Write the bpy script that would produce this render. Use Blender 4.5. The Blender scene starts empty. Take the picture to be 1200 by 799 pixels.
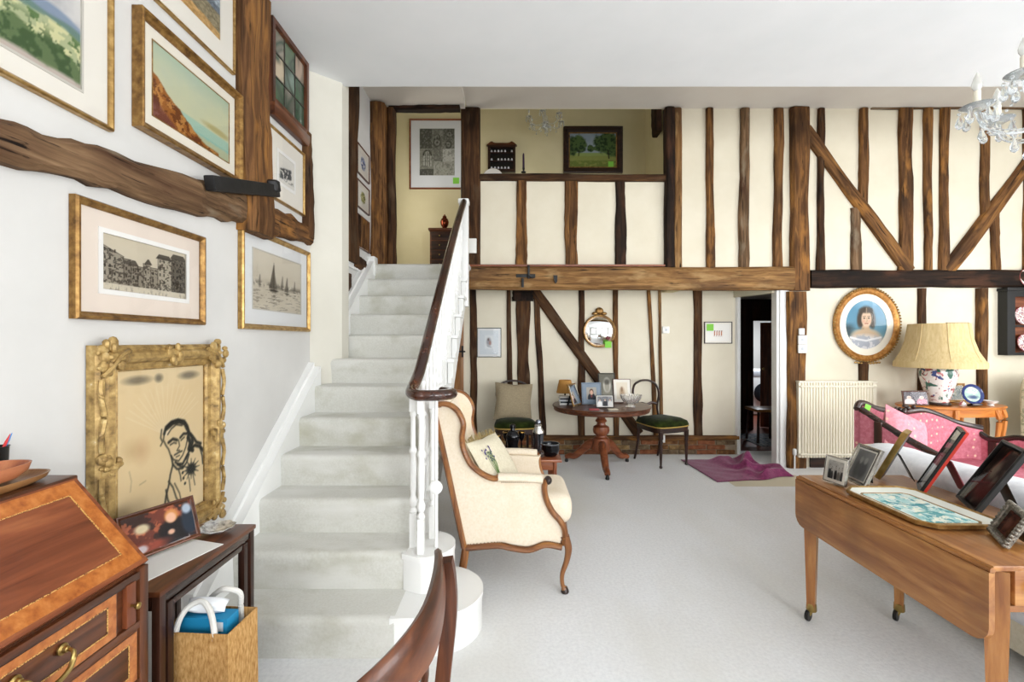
import bpy, bmesh, math, random
import numpy as np
from mathutils import Vector, Matrix
random.seed(7)
S = bpy.context.scene
COL = S.collection
pi = math.pi
# ---------------------------------------------------------------- camera, world, light, exposure
F = 533.33; EYE = 1.4
cam = bpy.data.cameras.new('camera'); cam.lens = 16.0; cam.sensor_width = 36.0; cam.sensor_fit = 'HORIZONTAL'
cam.clip_start = 0.05
camo = bpy.data.objects.new('camera', cam); COL.objects.link(camo)
camo.location = (0, 0, EYE); camo.rotation_euler = (pi/2, 0, 0); S.camera = camo
S.view_settings.view_transform = 'Standard'; S.view_settings.look = 'None'
S.view_settings.gamma = 1.0; S.view_settings.use_curve_mapping = False
S.view_settings.exposure = 0.45
W = bpy.data.worlds.new('sky'); S.world = W; W.use_nodes = True
W.node_tree.nodes['Background'].inputs[0].default_value = (0.80, 0.90, 1.0, 1)
W.node_tree.nodes['Background'].inputs[1].default_value = 1.5
def area(name, loc, rot, sx, sy, power, col=(1, 1, 1)):
    l = bpy.data.lights.new(name, 'AREA'); l.shape = 'RECTANGLE'; l.size = sx; l.size_y = sy
    l.energy = power; l.color = col
    o = bpy.data.objects.new(name, l); COL.objects.link(o); o.location = loc; o.rotation_euler = rot
    return o
DAY = (0.97, 0.985, 1.0)
FRONT_WIN = [(0.1, 1.5), (2.55, 1.9), (5.0, 1.9)]       # centre x, width ; behind the camera
RIGHT_WIN = [(-0.9, 1.8), (1.9, 1.8)]                     # centre y, width
for x, w in FRONT_WIN:
    area('daylight_front', (x, -3.30, 1.75), (pi/2-.2, 0, 0), w, 1.9, 62*w*(.5 if x < 1 else 1), DAY)
for y, w in RIGHT_WIN:
    area('daylight_right', (7.2, y, 1.75), (pi/2-.2, 0, pi/2), w, 1.9, 90, DAY)

area('fill_landing', (-1.70, 5.55, 3.1), (pi/2, 0, -pi/2), .6, .9, 6, (1, .95, .86))  # added fill lamp, brightens the dim landing and gallery; no source seen there
# ---------------------------------------------------------------- helpers
def at(u, v, Y): return Vector(((u-600)*Y/F, Y, EYE-(v-399.5)*Y/F))
def sr(h):
    h = h.lstrip('#'); c = [int(h[i:i+2], 16)/255 for i in (0, 2, 4)]
    return tuple((x/12.92 if x <= .04045 else ((x+.055)/1.055)**2.4) for x in c)
def srf(c):
    return tuple((x/12.92 if x <= .04045 else ((x+.055)/1.055)**2.4) for x in c)
MATS = {}
def mat(name, col, rough=.5, metal=0.0, coat=0.0, trans=0.0, ior=1.45, spec=.5, sheen=0.0):
    if name in MATS: return MATS[name]
    m = bpy.data.materials.new(name); m.use_nodes = True
    b = m.node_tree.nodes['Principled BSDF']
    c = sr(col) if isinstance(col, str) else col
    b.inputs['Base Color'].default_value = (*c, 1); b.inputs['Roughness'].default_value = rough
    b.inputs['Metallic'].default_value = metal; b.inputs['Coat Weight'].default_value = coat
    b.inputs['Transmission Weight'].default_value = trans; b.inputs['IOR'].default_value = ior
    b.inputs['Specular IOR Level'].default_value = spec; b.inputs['Sheen Weight'].default_value = sheen
    MATS[name] = m; return m
def nmat(name, cols, scale=(5, 5, 5), detail=6, rough=.5, bump=0.0, bdist=.01, metal=0.0, coat=0.0, dist=0.0,
         sheen=0.0, second=None, coords='Object', spec=.5, wave=None):
    """procedural material: stretched noise through a colour ramp; second=(cols,scale,lo,hi) overlays blotches"""
    if name in MATS: return MATS[name]
    m = mat(name, cols[0][1], rough, metal, coat, sheen=sheen, spec=spec); nt = m.node_tree; N = nt.nodes; L = nt.links
    b = N['Principled BSDF']
    tc = N.new('ShaderNodeTexCoord'); oi = N.new('ShaderNodeObjectInfo')
    add = N.new('ShaderNodeVectorMath'); add.operation = 'MULTIPLY_ADD'
    comb = N.new('ShaderNodeCombineXYZ')
    for i in range(3): L.new(oi.outputs['Random'], comb.inputs[i])
    L.new(comb.outputs[0], add.inputs[0]); add.inputs[1].default_value = (7.3, 11.7, 5.1)
    L.new(tc.outputs[coords], add.inputs[2])
    mp = N.new('ShaderNodeMapping'); mp.inputs['Scale'].default_value = scale
    L.new(add.outputs[0], mp.inputs[0])
    nz = N.new('ShaderNodeTexNoise'); nz.inputs['Scale'].default_value = 1; nz.inputs['Detail'].default_value = detail
    nz.inputs['Roughness'].default_value = .6; nz.inputs['Distortion'].default_value = dist
    L.new(mp.outputs[0], nz.inputs['Vector'])
    def ramp(cs, src):
        r = N.new('ShaderNodeValToRGB'); e = r.color_ramp.elements
        while len(e) < len(cs): e.new(.5)
        for el, (p, c) in zip(e, cs):
            el.position = p; el.color = (*(sr(c) if isinstance(c, str) else c), 1)
        L.new(src, r.inputs[0]); return r
    out = ramp(cols, nz.outputs[0]).outputs[0]
    for ov in (second if isinstance(second, list) else [second] if second else []):
        cs, sc, lo, hi = ov
        mp2 = N.new('ShaderNodeMapping'); mp2.inputs['Scale'].default_value = sc; L.new(add.outputs[0], mp2.inputs[0])
        n2 = N.new('ShaderNodeTexNoise'); n2.inputs['Scale'].default_value = 1; n2.inputs['Detail'].default_value = 4
        L.new(mp2.outputs[0], n2.inputs['Vector'])
        mr = N.new('ShaderNodeMapRange'); mr.inputs[1].default_value = lo; mr.inputs[2].default_value = hi
        L.new(n2.outputs[0], mr.inputs[0])
        mx = N.new('ShaderNodeMix'); mx.data_type = 'RGBA'
        L.new(mr.outputs[0], mx.inputs[0]); L.new(out, mx.inputs[6]); mx.inputs[7].default_value = (*(sr(cs) if isinstance(cs, str) else cs), 1)
        out = mx.outputs[2]
    L.new(out, b.inputs['Base Color'])
    if bump:
        bp = N.new('ShaderNodeBump'); bp.inputs['Strength'].default_value = bump; bp.inputs['Distance'].default_value = bdist
        L.new(nz.outputs[0], bp.inputs['Height']); L.new(bp.outputs[0], b.inputs['Normal'])
    return m
def wood(kind, axis='z', rough=.35, coat=.15):
    pal = {'mahogany': [(.3, '#30180d'), (.5, '#552d18'), (.7, '#744326')],
           'red': [(.3, '#5c2c17'), (.5, '#83472a'), (.72, '#a0603a')],
           'walnut': [(.3, '#5a341c'), (.5, '#86552f'), (.72, '#a9753f')],
           'dark': [(.3, '#170c08'), (.5, '#2c1810'), (.72, '#44261a')],
           'honey': [(.3, '#a4672f'), (.5, '#c28747'), (.72, '#d6a163')],
           'orange': [(.3, '#a3571f'), (.5, '#c8772f'), (.72, '#d98f45')],
           'plank': [(.3, '#6b4526'), (.5, '#8d6038'), (.72, '#a67c4e')]}[kind]
    s = {'x': (2.2, 26, 26), 'y': (26, 2.2, 26), 'z': (26, 26, 2.2)}[axis]
    return nmat('wood_%s_%s' % (kind, axis), pal, s, 7, rough, .12, .002, coat=coat, dist=.6)
def oldtimber(kind):
    pal = {'brown': ([(.28, '#33200f'), (.45, '#5f4026'), (.58, '#7d5732'), (.75, '#a5763f')], '#3d2a1c', '#9a6a36'),
           'dark': ([(.3, '#25170d'), (.48, '#472f1d'), (.62, '#5f4127'), (.78, '#7d5833')], '#221710', '#54412f'),
           'black': ([(.3, '#17110d'), (.5, '#2b1f18'), (.65, '#3f2a1c'), (.8, '#5f4029')], '#191411', '#4a3022'),
           'light': ([(.28, '#553b24'), (.45, '#7d5a35'), (.6, '#9c764a'), (.75, '#b98f5c')], '#624730', '#a8875c'),
           'grey': ([(.28, '#3a2c20'), (.45, '#5f4832'), (.58, '#7a5f45'), (.75, '#967a5c')], '#4a3020', '#857560')}[kind]
    return nmat('timber_' + kind, pal[0], (22, 22, 1.7), 8, .75, .55, .008, dist=.8,
                second=[(pal[1], (5, 5, 1.6), .5, .72), (pal[2], (9, 9, 3), .56, .70), ('#140c08', (70, 70, 2.2), .60, .70)], spec=.2)

def link(o, parent=None):
    COL.objects.link(o)
    if parent is not None: o.parent = parent
    return o
def tag(o, label=None, cat=None, group=None, kind=None):
    if label: o['label'] = label
    if cat: o['category'] = cat
    if group: o['group'] = group
    if kind: o['kind'] = kind
    return o
def thing(name, label, cat, loc=(0, 0, 0), rz=0, group=None, rx=0, ry=0):
    o = bpy.data.objects.new(name, None); COL.objects.link(o); o.empty_display_size = .05
    o.location = loc; o.rotation_euler = (rx, ry, rz)
    return tag(o, label, cat, group)
class MB:
    def __init__(s): s.v = []; s.f = []
    def add(s, vs, fs):
        k = len(s.v); s.v += [tuple(v) for v in vs]; s.f += [tuple(i+k for i in f) for f in fs]; return s
    def box(s, x0, x1, y0, y1, z0, z1, b=0.0, sg=2):
        x0, x1 = min(x0, x1), max(x0, x1); y0, y1 = min(y0, y1), max(y0, y1); z0, z1 = min(z0, z1), max(z0, z1)
        if b <= 0:
            return s.add([(x0, y0, z0), (x1, y0, z0), (x1, y1, z0), (x0, y1, z0), (x0, y0, z1), (x1, y0, z1), (x1, y1, z1), (x0, y1, z1)],
                         [(3, 2, 1, 0), (4, 5, 6, 7), (0, 1, 5, 4), (1, 2, 6, 5), (2, 3, 7, 6), (3, 0, 4, 7)])
        bm = bmesh.new(); bmesh.ops.create_cube(bm, size=1)
        for v in bm.verts:
            v.co = Vector(((x0+x1)/2+v.co.x*(x1-x0), (y0+y1)/2+v.co.y*(y1-y0), (z0+z1)/2+v.co.z*(z1-z0)))
        b = min(b, .49*min(x1-x0, y1-y0, z1-z0))
        bmesh.ops.bevel(bm, geom=bm.edges[:], offset=b, segments=sg, affect='EDGES', profile=.6)
        bm.verts.index_update()
        s.add([v.co for v in bm.verts], [[v.index for v in f.verts] for f in bm.faces]); bm.free(); return s
    def prism(s, poly, a0, a1, axis='y'):
        """poly: 2D points; axis: extrusion axis. x:(y,z)  y:(x,z)  z:(x,y)"""
        def mk(p, a):
            return {'x': (a, p[0], p[1]), 'y': (p[0], a, p[1]), 'z': (p[0], p[1], a)}[axis]
        n = len(poly)
        return s.add([mk(p, a0) for p in poly]+[mk(p, a1) for p in poly],
                     [tuple(range(n))[::-1], tuple(range(n, 2*n))]+[(i, (i+1) % n, n+(i+1) % n, n+i) for i in range(n)])
    def lathe(s, prof, seg=20, c=(0, 0, 0), sx=1, sy=1, ring=False):
        if ring: prof = list(prof)+[prof[0]]
        vs = []; fs = []; n = len(prof)
        for r, z in prof:
            for k in range(seg):
                a = 2*pi*k/seg; vs.append((c[0]+r*sx*math.cos(a), c[1]+r*sy*math.sin(a), c[2]+z))
        for i in range(n-1):
            for k in range(seg):
                k2 = (k+1) % seg; fs.append((i*seg+k, i*seg+k2, (i+1)*seg+k2, (i+1)*seg+k))
        if not ring: fs.append(tuple(range(seg))[::-1]); fs.append(tuple((n-1)*seg+k for k in range(seg)))
        return s.add(vs, fs)
    def tube(s, pts, rad, seg=8, up=None, flat=1.0, closed=False):
        """sweep; rad scalar/list; flat = ratio of the second half-axis"""
        P = [Vector(p) for p in pts]; n = len(P)
        R = rad if isinstance(rad, (list, tuple)) else [rad]*n
        vs = []; fs = []; fixb = None
        if up is None:
            for k in (1, 0):
                if max(p[k] for p in P)-min(p[k] for p in P) < 1e-5: fixb = Vector((0, 1, 0)) if k == 1 else Vector((1, 0, 0)); break
        up = Vector(up or (0, 0, 1))
        for i, p in enumerate(P):
            if closed: t = P[(i+1) % n]-P[i-1]
            else: t = P[min(i+1, n-1)]-P[max(i-1, 0)]
            t.normalize(); a = up-t*up.dot(t)
            if a.length < 1e-4: a = Vector((1, 0, 0))-t*t.x
            a.normalize(); bb = t.cross(a)
            if fixb is not None: bb = fixb; a = bb.cross(t); a.normalize()
            r = R[i]; ra, rb = r if isinstance(r, (tuple, list)) else (r, r*flat)
            for k in range(seg):
                q = 2*pi*(k+.5)/seg; vs.append(p+a*(ra*math.cos(q))+bb*(rb*math.sin(q)))
        m = n if closed else n-1
        for i in range(m):
            j = (i+1) % n
            for k in range(seg):
                k2 = (k+1) % seg; fs.append((i*seg+k, i*seg+k2, j*seg+k2, j*seg+k))
        if not closed: fs.append(tuple(range(seg))[::-1]); fs.append(tuple((n-1)*seg+k for k in range(seg)))
        return s.add(vs, fs)
    def ring(s, w, h, prof, cx=0, cz=0):
        """mitred rectangular frame in the xz plane; prof = [(inset, y)]"""
        vs = []; n = len(prof)
        for d, y in prof:
            a, b = w/2-d, h/2-d
            vs += [(cx-a, y, cz-b), (cx+a, y, cz-b), (cx+a, y, cz+b), (cx-a, y, cz+b)]
        fs = [(i*4+k, i*4+(k+1) % 4, (i+1)*4+(k+1) % 4, (i+1)*4+k) for i in range(n-1) for k in range(4)]
        return s.add(vs, fs)
    def sphere(s, c, r, seg=12, rg=8):
        rr = r if isinstance(r, (tuple, list)) else (r, r, r)
        vs = [(c[0], c[1], c[2]-rr[2])]
        for i in range(1, rg):
            a = pi*i/rg
            for k in range(seg):
                q = 2*pi*k/seg; vs.append((c[0]+rr[0]*math.sin(a)*math.cos(q), c[1]+rr[1]*math.sin(a)*math.sin(q), c[2]-rr[2]*math.cos(a)))
        vs.append((c[0], c[1], c[2]+rr[2])); fs = []
        for k in range(seg):
            k2 = (k+1) % seg; fs.append((0, 1+k2, 1+k)); fs.append((len(vs)-1, 1+(rg-2)*seg+k, 1+(rg-2)*seg+k2))
            for i in range(rg-2): fs.append((1+i*seg+k, 1+i*seg+k2, 1+(i+1)*seg+k2, 1+(i+1)*seg+k))
        return s.add(vs, fs)
    def pillow(s, c, w, d, h, n=12, e=2.6, pinch=.06):
        """cushion lying in xy, thickness h"""
        for sg in (1, -1):
            vs = []
            for j in range(n+1):
                for i in range(n+1):
                    a, b = 2*i/n-1, 2*j/n-1
                    t = max(0, (1-abs(a)**e)*(1-abs(b)**e))**.45
                    k = 1-pinch*(1-abs(a*b))*(max(abs(a), abs(b)))**4
                    vs.append((c[0]+a*w/2*k, c[1]+b*d/2*k, c[2]+sg*t*h/2))
            fs = []
            for j in range(n):
                for i in range(n):
                    q = (j*(n+1)+i, j*(n+1)+i+1, (j+1)*(n+1)+i+1, (j+1)*(n+1)+i); fs.append(q if sg > 0 else q[::-1])
            s.add(vs, fs)
        return s
    def xf(s, M):
        s.v = [tuple(M @ Vector(v)) for v in s.v]; return s
    def mesh(s, name, smooth=True, ang=40):
        me = bpy.data.meshes.new(name); me.from_pydata(s.v, [], s.f); me.validate()
        bm = bmesh.new(); bm.from_mesh(me)
        bmesh.ops.remove_doubles(bm, verts=bm.verts[:], dist=1e-5); bmesh.ops.recalc_face_normals(bm, faces=bm.faces[:])
        bm.to_mesh(me); bm.free()
        if smooth:
            me.shade_smooth() if hasattr(me, 'shade_smooth') else None
            me.set_sharp_from_angle(angle=math.radians(ang))
        return me
    def build(s, name, m, parent=None, loc=None, rot=None, smooth=True, ang=40, label=None):
        o = bpy.data.objects.new(name, s.mesh(name, smooth, ang)); o.data.materials.append(m)
        link(o, parent)
        if loc is not None: o.location = loc
        if rot is not None: o.rotation_euler = rot
        if label: o['label'] = label
        return o
def inst(name, me, parent, loc=(0, 0, 0), rot=(0, 0, 0), m=None):
    o = bpy.data.objects.new(name, me); link(o, parent); o.location = loc; o.rotation_euler = rot
    if m and not me.materials: me.materials.append(m)
    return o
def copy_tree(o, parent=None):
    c = o.copy(); COL.objects.link(c); c.parent = parent
    for ch in list(o.children): copy_tree(ch, c)
    return c
def spline(pts, n=8):
    """Catmull-Rom through points"""
    P = [Vector(p) for p in pts]; out = []
    for i in range(len(P)-1):
        a, b, c, d = P[max(i-1, 0)], P[i], P[i+1], P[min(i+2, len(P)-1)]
        for k in range(n):
            t = k/n; out.append(.5*((2*b)+(c-a)*t+(2*a-5*b+4*c-d)*t*t+(3*b-a-3*c+d)*t**3))
    out.append(P[-1]); return out
def spl1(vals, n=8): return [v.x for v in spline([(x, 0, 0) for x in vals], n)]
def struct(o): o['kind'] = 'structure'; return o

# ---------------------------------------------------------------- base materials
PL_CREAM = nmat('plaster_cream', [(.3, '#e3dac4'), (.7, '#eae2ce')], (3, 3, 3), 5, .9, .10, .01, spec=.2)
PL_WHITE = nmat('plaster_white', [(.3, '#cccac6'), (.7, '#d3d1cd')], (2.5, 2.5, 2.5), 5, .9, .12, .012, spec=.2)
PL_GALLERY = nmat('plaster_gallery', [(.3, '#ddd2a8'), (.7, '#e4d9b2')], (3, 3, 3), 5, .9, .05, .01, spec=.2)
CEIL = nmat('ceiling_paint', [(.3, '#e8eaeb'), (.7, '#eeeff0')], (2, 2, 2), 3, .95, .03, .01, spec=.1)
CEIL2 = nmat('ceiling_paint_warm', [(.3, '#d9d2c8'), (.7, '#ded8cf')], (2, 2, 2), 3, .95, .03, .01, spec=.1)
CARPET = nmat('carpet', [(.3, '#dfe0e1'), (.5, '#e8e9ea'), (.7, '#eff0f0')], (60, 60, 60), 6, .98, .35, .004, spec=.05, sheen=.2,
              second=[('#d6d3c9', (1.1, .5, 1.3), .46, .80)])
CARPET_ST = nmat('stair_carpet', [(.3, '#cbcac1'), (.5, '#d2d1c9'), (.7, '#d8d8d1')], (90, 90, 90), 5, .98, .2, .003, spec=.05, sheen=.2,
                 second=[('#a8a58e', (3.2, 5, 5), .52, .84), ('#dddcd6', (2, 6, 6), .52, .7)])
WHITE = mat('white_gloss_paint', '#efefec', .3)
GOLD = nmat('gilt', [(.3, '#86673a'), (.5, '#ab8850'), (.7, '#c7a66c')], (30, 30, 30), 5, .35, .25, .003, metal=.75)
GOLD_DK = nmat('gilt_dark', [(.3, '#5d4020'), (.5, '#8a6636'), (.7, '#a8844c')], (30, 30, 30), 5, .4, .2, .003, metal=.6)
GILT_OLD = nmat('gilt_worn', [(.28, '#5f4a2a'), (.42, '#957848'), (.58, '#b8995f'), (.69, '#ccb27c'), (.74, '#e6dfd0')], (26, 26, 26), 7, .45, .5, .004, metal=.3)
BRASS = mat('brass', '#a89058', .3, 1.0)
STEEL = mat('silver', '#c9c7c2', .2, 1.0)
IRON = nmat('black_iron', [(.3, '#0b0b0c'), (.7, '#1c1b1b')], (20, 20, 20), 5, .5, .4, .004)
BLACK = mat('black_paint', '#121110', .35)
MATBOARD = mat('mat_board', '#eee9df', .85, spec=.2)
STICKER = mat('green_sticker', '#8bd44f', .7)
def glassmat():
    if 'pane' in MATS: return MATS['pane']
    m = bpy.data.materials.new('picture_glass'); m.use_nodes = True; nt = m.node_tree; nt.nodes.clear()
    o = nt.nodes.new('ShaderNodeOutputMaterial'); mx = nt.nodes.new('ShaderNodeMixShader')
    fr = nt.nodes.new('ShaderNodeFresnel'); fr.inputs[0].default_value = 1.33
    t = nt.nodes.new('ShaderNodeBsdfTransparent'); g = nt.nodes.new('ShaderNodeBsdfGlossy'); g.inputs['Roughness'].default_value = .03
    nt.links.new(fr.outputs[0], mx.inputs[0]); nt.links.new(t.outputs[0], mx.inputs[1]); nt.links.new(g.outputs[0], mx.inputs[2])
    nt.links.new(mx.outputs[0], o.inputs[0]); MATS['pane'] = m; return m
GLASS = glassmat()
CRYSTAL = mat('crystal_glass', '#ffffff', .04, trans=1.0, ior=1.45)
# ================================================================ the room shell
XL = -1.46            # left wall face
FY = 5.05             # front plane of the timber-framed wall
RY = 5.65             # recessed wall under the gallery
GZ = 2.17             # gallery floor
GY = 6.35             # gallery back wall
ZC, YC = 3.35, 3.49   # low ceiling and where it ends
ZU = 3.98             # high ceiling beyond
fl = struct(MB().box(-1.7, 7.2, -3.3, 5.8, -.12, 0).build('floor', CARPET, smooth=False))
struct(MB().box(-1.7, 7.2, -3.3, YC, ZC, 4.15).build('ceiling', CEIL, smooth=False))
struct(MB().box(-.5, 7.2, YC, FY, ZU, 4.15).box(-1.7, -.5, YC, 4.86, 3.88, 4.15).build('ceiling_upper', CEIL2, smooth=False))
wl = struct(MB().box(-1.7, XL, -3.3, 4.86, -.1, 4.15).build('wall_left', PL_WHITE, smooth=False))
struct(MB().prism([(XL-.02, 3.27), (-1.31, 3.42), (-1.285, 3.44), (-1.285, 3.58), (XL-.02, 3.58)], 0, 3.9, 'z').build('wall_pier', nmat('plaster_pier', [(.3, '#d2cec1'), (.7, '#d9d5c9')], (3, 3, 3), 5, .9, .1, .01, spec=.2), smooth=False))
struct(MB().box(-1.95, -1.75, 4.86, GY+.1, 2, 4.9).box(-1.95, XL, 4.86, 4.9, 2, 4.9).build('wall_landing', PL_GALLERY, smooth=False))
wb = struct(MB().box(3.0, 7.2, FY, FY+.12, 0, 2.1).box(1.72, 7.2, FY, FY+.12, 2.1, ZU+.1).box(-.57, 1.72, FY, FY+.1, 2.0, 3.18)
            .box(-.57, 1.72, FY, FY+.015, ZU, 4.9).box(-1.95, -.57, 4.80, 4.95, 3.89, 4.9).build('wall_back', PL_CREAM, smooth=False))
wr = struct(MB().box(-1.7, 2.80, RY, RY+.12, 0, 2.06).build('wall_recess', PL_CREAM, smooth=False))
wg = struct(MB().box(-1.95, 2.0, GY, GY+.1, 2, 4.9).box(1.86, 2.0, FY+.12, GY, 2, 4.9).build('wall_gallery', PL_GALLERY, smooth=False))
struct(MB().box(-1.95, 2.0, FY-.3, GY+.1, 4.85, 4.95).build('ceiling_gallery', CEIL2, smooth=False))
struct(MB().box(-1.75, -.47, 4.57, GY, 2.04, GZ).box(-.47, 1.9, FY+.05, GY, 2.04, GZ).box(1.9, 3.1, FY+.12, RY+.1, 2.04, GZ).build('floor_gallery', CARPET_ST, smooth=False))
struct(MB().box(-1.7, -1.5, 4.9, RY+.12, 0, 2.04).build('wall_stair', PL_CREAM, smooth=False))
# front wall with three windows, right wall with two (behind / beside the camera)
def wall_windows(name, axis, c, t, a0, a1, wins, z0=.8, z1=2.7, H=4.15):
    mb = MB(); e = sorted([(q-w/2, q+w/2) for q, w in wins]); cur = a0
    def bx(p, q, za, zb):
        (mb.box(p, q, c, c+t, za, zb) if axis == 'x' else mb.box(c, c+t, p, q, za, zb))
    for p, q in e:
        bx(cur, p, 0, H); bx(p, q, 0, z0); bx(p, q, z1, H); cur = q
    bx(cur, a1, 0, H); return struct(mb.build(name, PL_WHITE, smooth=False))
wall_windows('wall_front', 'x', -3.25, .2, -1.7, 7.2, FRONT_WIN)
wall_windows('wall_right', 'y', 7.0, .2, -3.3, 5.2, RIGHT_WIN)
wn = 2
for k, (q, w) in enumerate([('f',)+a for a in FRONT_WIN] and FRONT_WIN):
    o = struct(MB().ring(w, 1.9, [(0, -.05), (0, .05), (.06, .05), (.06, -.05), (0, -.05)]).build('window_%d' % wn, WHITE, None, (q, -3.17, 1.75))); wn += 1
    for i in (1, 2): inst('mullion', MB().box(-.025, .025, -.03, .03, -.9, .9).mesh('mullion'), o, (-w/2+w*i/3, 0, 0), m=WHITE)
    inst('glazing_bar', MB().box(-w/2, w/2, -.025, .025, -.02, .02).mesh('glazing_bar'), o, (0, 0, .45), m=WHITE)
for q, w in RIGHT_WIN:
    o = struct(MB().ring(w, 1.9, [(0, -.05), (0, .05), (.06, .05), (.06, -.05), (0, -.05)]).build('window_%d' % wn, WHITE, None, (7.08, q, 1.75), (0, 0, pi/2))); wn += 1
    for i in (1, 2): inst('mullion', MB().box(-.025, .025, -.03, .03, -.9, .9).mesh('mullion'), o, (-w/2+w*i/3, 0, 0), m=WHITE)
    inst('glazing_bar', MB().box(-w/2, w/2, -.025, .025, -.02, .02).mesh('glazing_bar'), o, (0, 0, .45), m=WHITE)

# ---------------------------------------------------------------- timbers
def timber(name, p0, p1, w, d, kind, parent, nrm=(0, -1, 0), wob=.12, w1=None, seg=14, prot=None, rnd=None):
    wob *= .75
    """an uneven beam from p0 to p1; w in the wall plane, d out of it (nrm = outward)"""
    rs = random.Random(rnd if rnd is not None else hash((round(p0[0]*100), round(p0[2]*100), round(p1[2]*100))) & 9999)
    p0 = Vector(p0); p1 = Vector(p1); n = Vector(nrm); ax = p1-p0; Lg = ax.length; ax.normalize()
    sx = n.cross(ax); sx.normalize(); n = ax.cross(sx)
    ph = [rs.uniform(0, 6.28) for _ in range(8)]; w1 = w1 or w
    vs = []; fs = []
    for i in range(seg+1):
        t = i/seg; z = t*Lg; ww = w*(1-t)+w1*t
        l = -ww/2-ww*wob*(.55*math.sin(ph[0]+z*3.1)+.35*math.sin(ph[1]+z*7.7)+rs.uniform(-.3, .3))
        r = ww/2+ww*wob*(.55*math.sin(ph[2]+z*3.7)+.35*math.sin(ph[3]+z*8.3)+rs.uniform(-.3, .3))
        dd = d*(1+.18*math.sin(ph[4]+z*4)+rs.uniform(-.08, .08)); c = min(.18*ww, .4*d)
        prof = [(l, -d*.4), (l, dd-c), (l+c, dd), ((l+r)/2, dd*1.06), (r-c, dd), (r, dd-c), (r, -d*.4)]
        vs += [(a, b, z) for a, b in prof]
    m = 7
    for i in range(seg):
        for k in range(m):
            k2 = (k+1) % m; fs.append((i*m+k, i*m+k2, (i+1)*m+k2, (i+1)*m+k))
    fs.append(tuple(range(m))[::-1]); fs.append(tuple(seg*m+k for k in range(m)))
    o = MB().add(vs, fs).build(name, oldtimber(kind), parent, ang=35)
    M = Matrix((sx, n, ax)).transposed().to_4x4(); M.translation = p0; o.matrix_basis = M
    return o
def vt(name, u0, u1, va, vb, Y, kind, parent, d=.035, wob=.12, ub=None):
    """vertical (or slanting) timber on a wall facing the camera; u0,u1 = edges at the top, ub = edges at the bottom"""
    ub = ub or (u0, u1)
    a = at((ub[0]+ub[1])/2, vb, Y); b = at((u0+u1)/2, va, Y)
    return timber(name, a, b, (ub[1]-ub[0])*Y/F, d, kind, parent, wob=wob, w1=(u1-u0)*Y/F)
TOP = 128
for u0, u1, kd, ub in [(827, 835, 'brown', (827, 837)), (867, 877, 'grey', (865, 877)), (907, 917, 'brown', (905, 916)),
                       (958, 965, 'dark', (956, 965)), (1006, 1016, 'brown', (996, 1008)), (1053, 1068, 'brown', (1052, 1068)),
                       (1081, 1091, 'brown', (1082, 1091)), (1101, 1111, 'brown', (1099, 1110)), (1148, 1158, 'brown', (1160, 1171)),
                       (1198, 1210, 'brown', None), (1240, 1252, 'brown', None)]:
    if u0 in (1006, 1148): continue
    vt('stud', u0, u1, TOP, 317, FY, kd, wb, ub=ub)
vt('stud', 1006, 1016, TOP, 246, FY, 'brown', wb); vt('stud', 996, 1008, 244, 317, FY, 'grey', wb)
vt('stud', 1148, 1158, TOP, 252, FY, 'brown', wb); vt('stud', 1159, 1169, 250, 317, FY, 'brown', wb, ub=(1161, 1171))
vt('post', 925, 946, TOP, 341, FY, 'brown', wb, d=.06, wob=.05)
vt('post', 921, 943, 342, 550, FY, 'brown', wb, d=.05, wob=.06)
timber('brace', at(1064, 318, FY), at(942, 152, FY), .135, .045, 'brown', wb, wob=.05)
timber('brace', at(1108, 318, FY), at(1250, 130, FY), .145, .045, 'brown', wb, wob=.05)
timber('rail', at(948, 327, FY), at(1330, 327, FY), .195, .055, 'black', wb, wob=.04, seg=24)
timber('plate', at(1020, 127, FY), at(1300, 127, FY), .03, .03, 'grey', wb, wob=.2)
# lower right wall
vt('stud', 1006, 1016, 424, 520, FY, 'dark', wb); vt('stud', 1075, 1084, 338, 520, FY, 'dark', wb)
vt('stud', 1143, 1155, 338, 540, FY, 'brown', wb, d=.05)
struct(MB().box(3.3, 7.0, FY-.02, FY, 0, .14, .004).build('baseboard_back', wood('dark', 'x')))
# gallery front
vt('post', 778, 789, TOP, 314, FY, 'black', wb, d=.07, wob=.06)
vt('post', 788, 798, TOP, 314, FY, 'light', wb, d=.05, wob=.06)
vt('post', 540.5, 563, TOP, 314, FY, 'dark', wb, d=.05, wob=.02)
timber('rail', at(562, 208.5, FY), at(779, 209.5, FY), .075, .05, 'dark', wb, wob=.06)
for u0, u1, kd in [(605, 617, 'brown'), (662, 677, 'brown'), (720.5, 733, 'black')]:
    vt('stud', u0, u1, 211, 314, FY, kd, wb, d=.03)
bm_ = timber('bressumer_beam', at(548, 326, FY), at(926, 327, FY), .255, .07, 'light', wb, wob=.02, seg=26)
MB().prism([(at(551, 313, FY).x, -.02), (at(776, 315, FY).x, -.02), (at(776, 315, FY).x, 0), (at(551, 313, FY).x, 0)], FY-.1, FY, 'y').build('ledge', wood('red', 'x'), wb, (0, 0, at(551, 311.5, FY).z))
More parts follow.
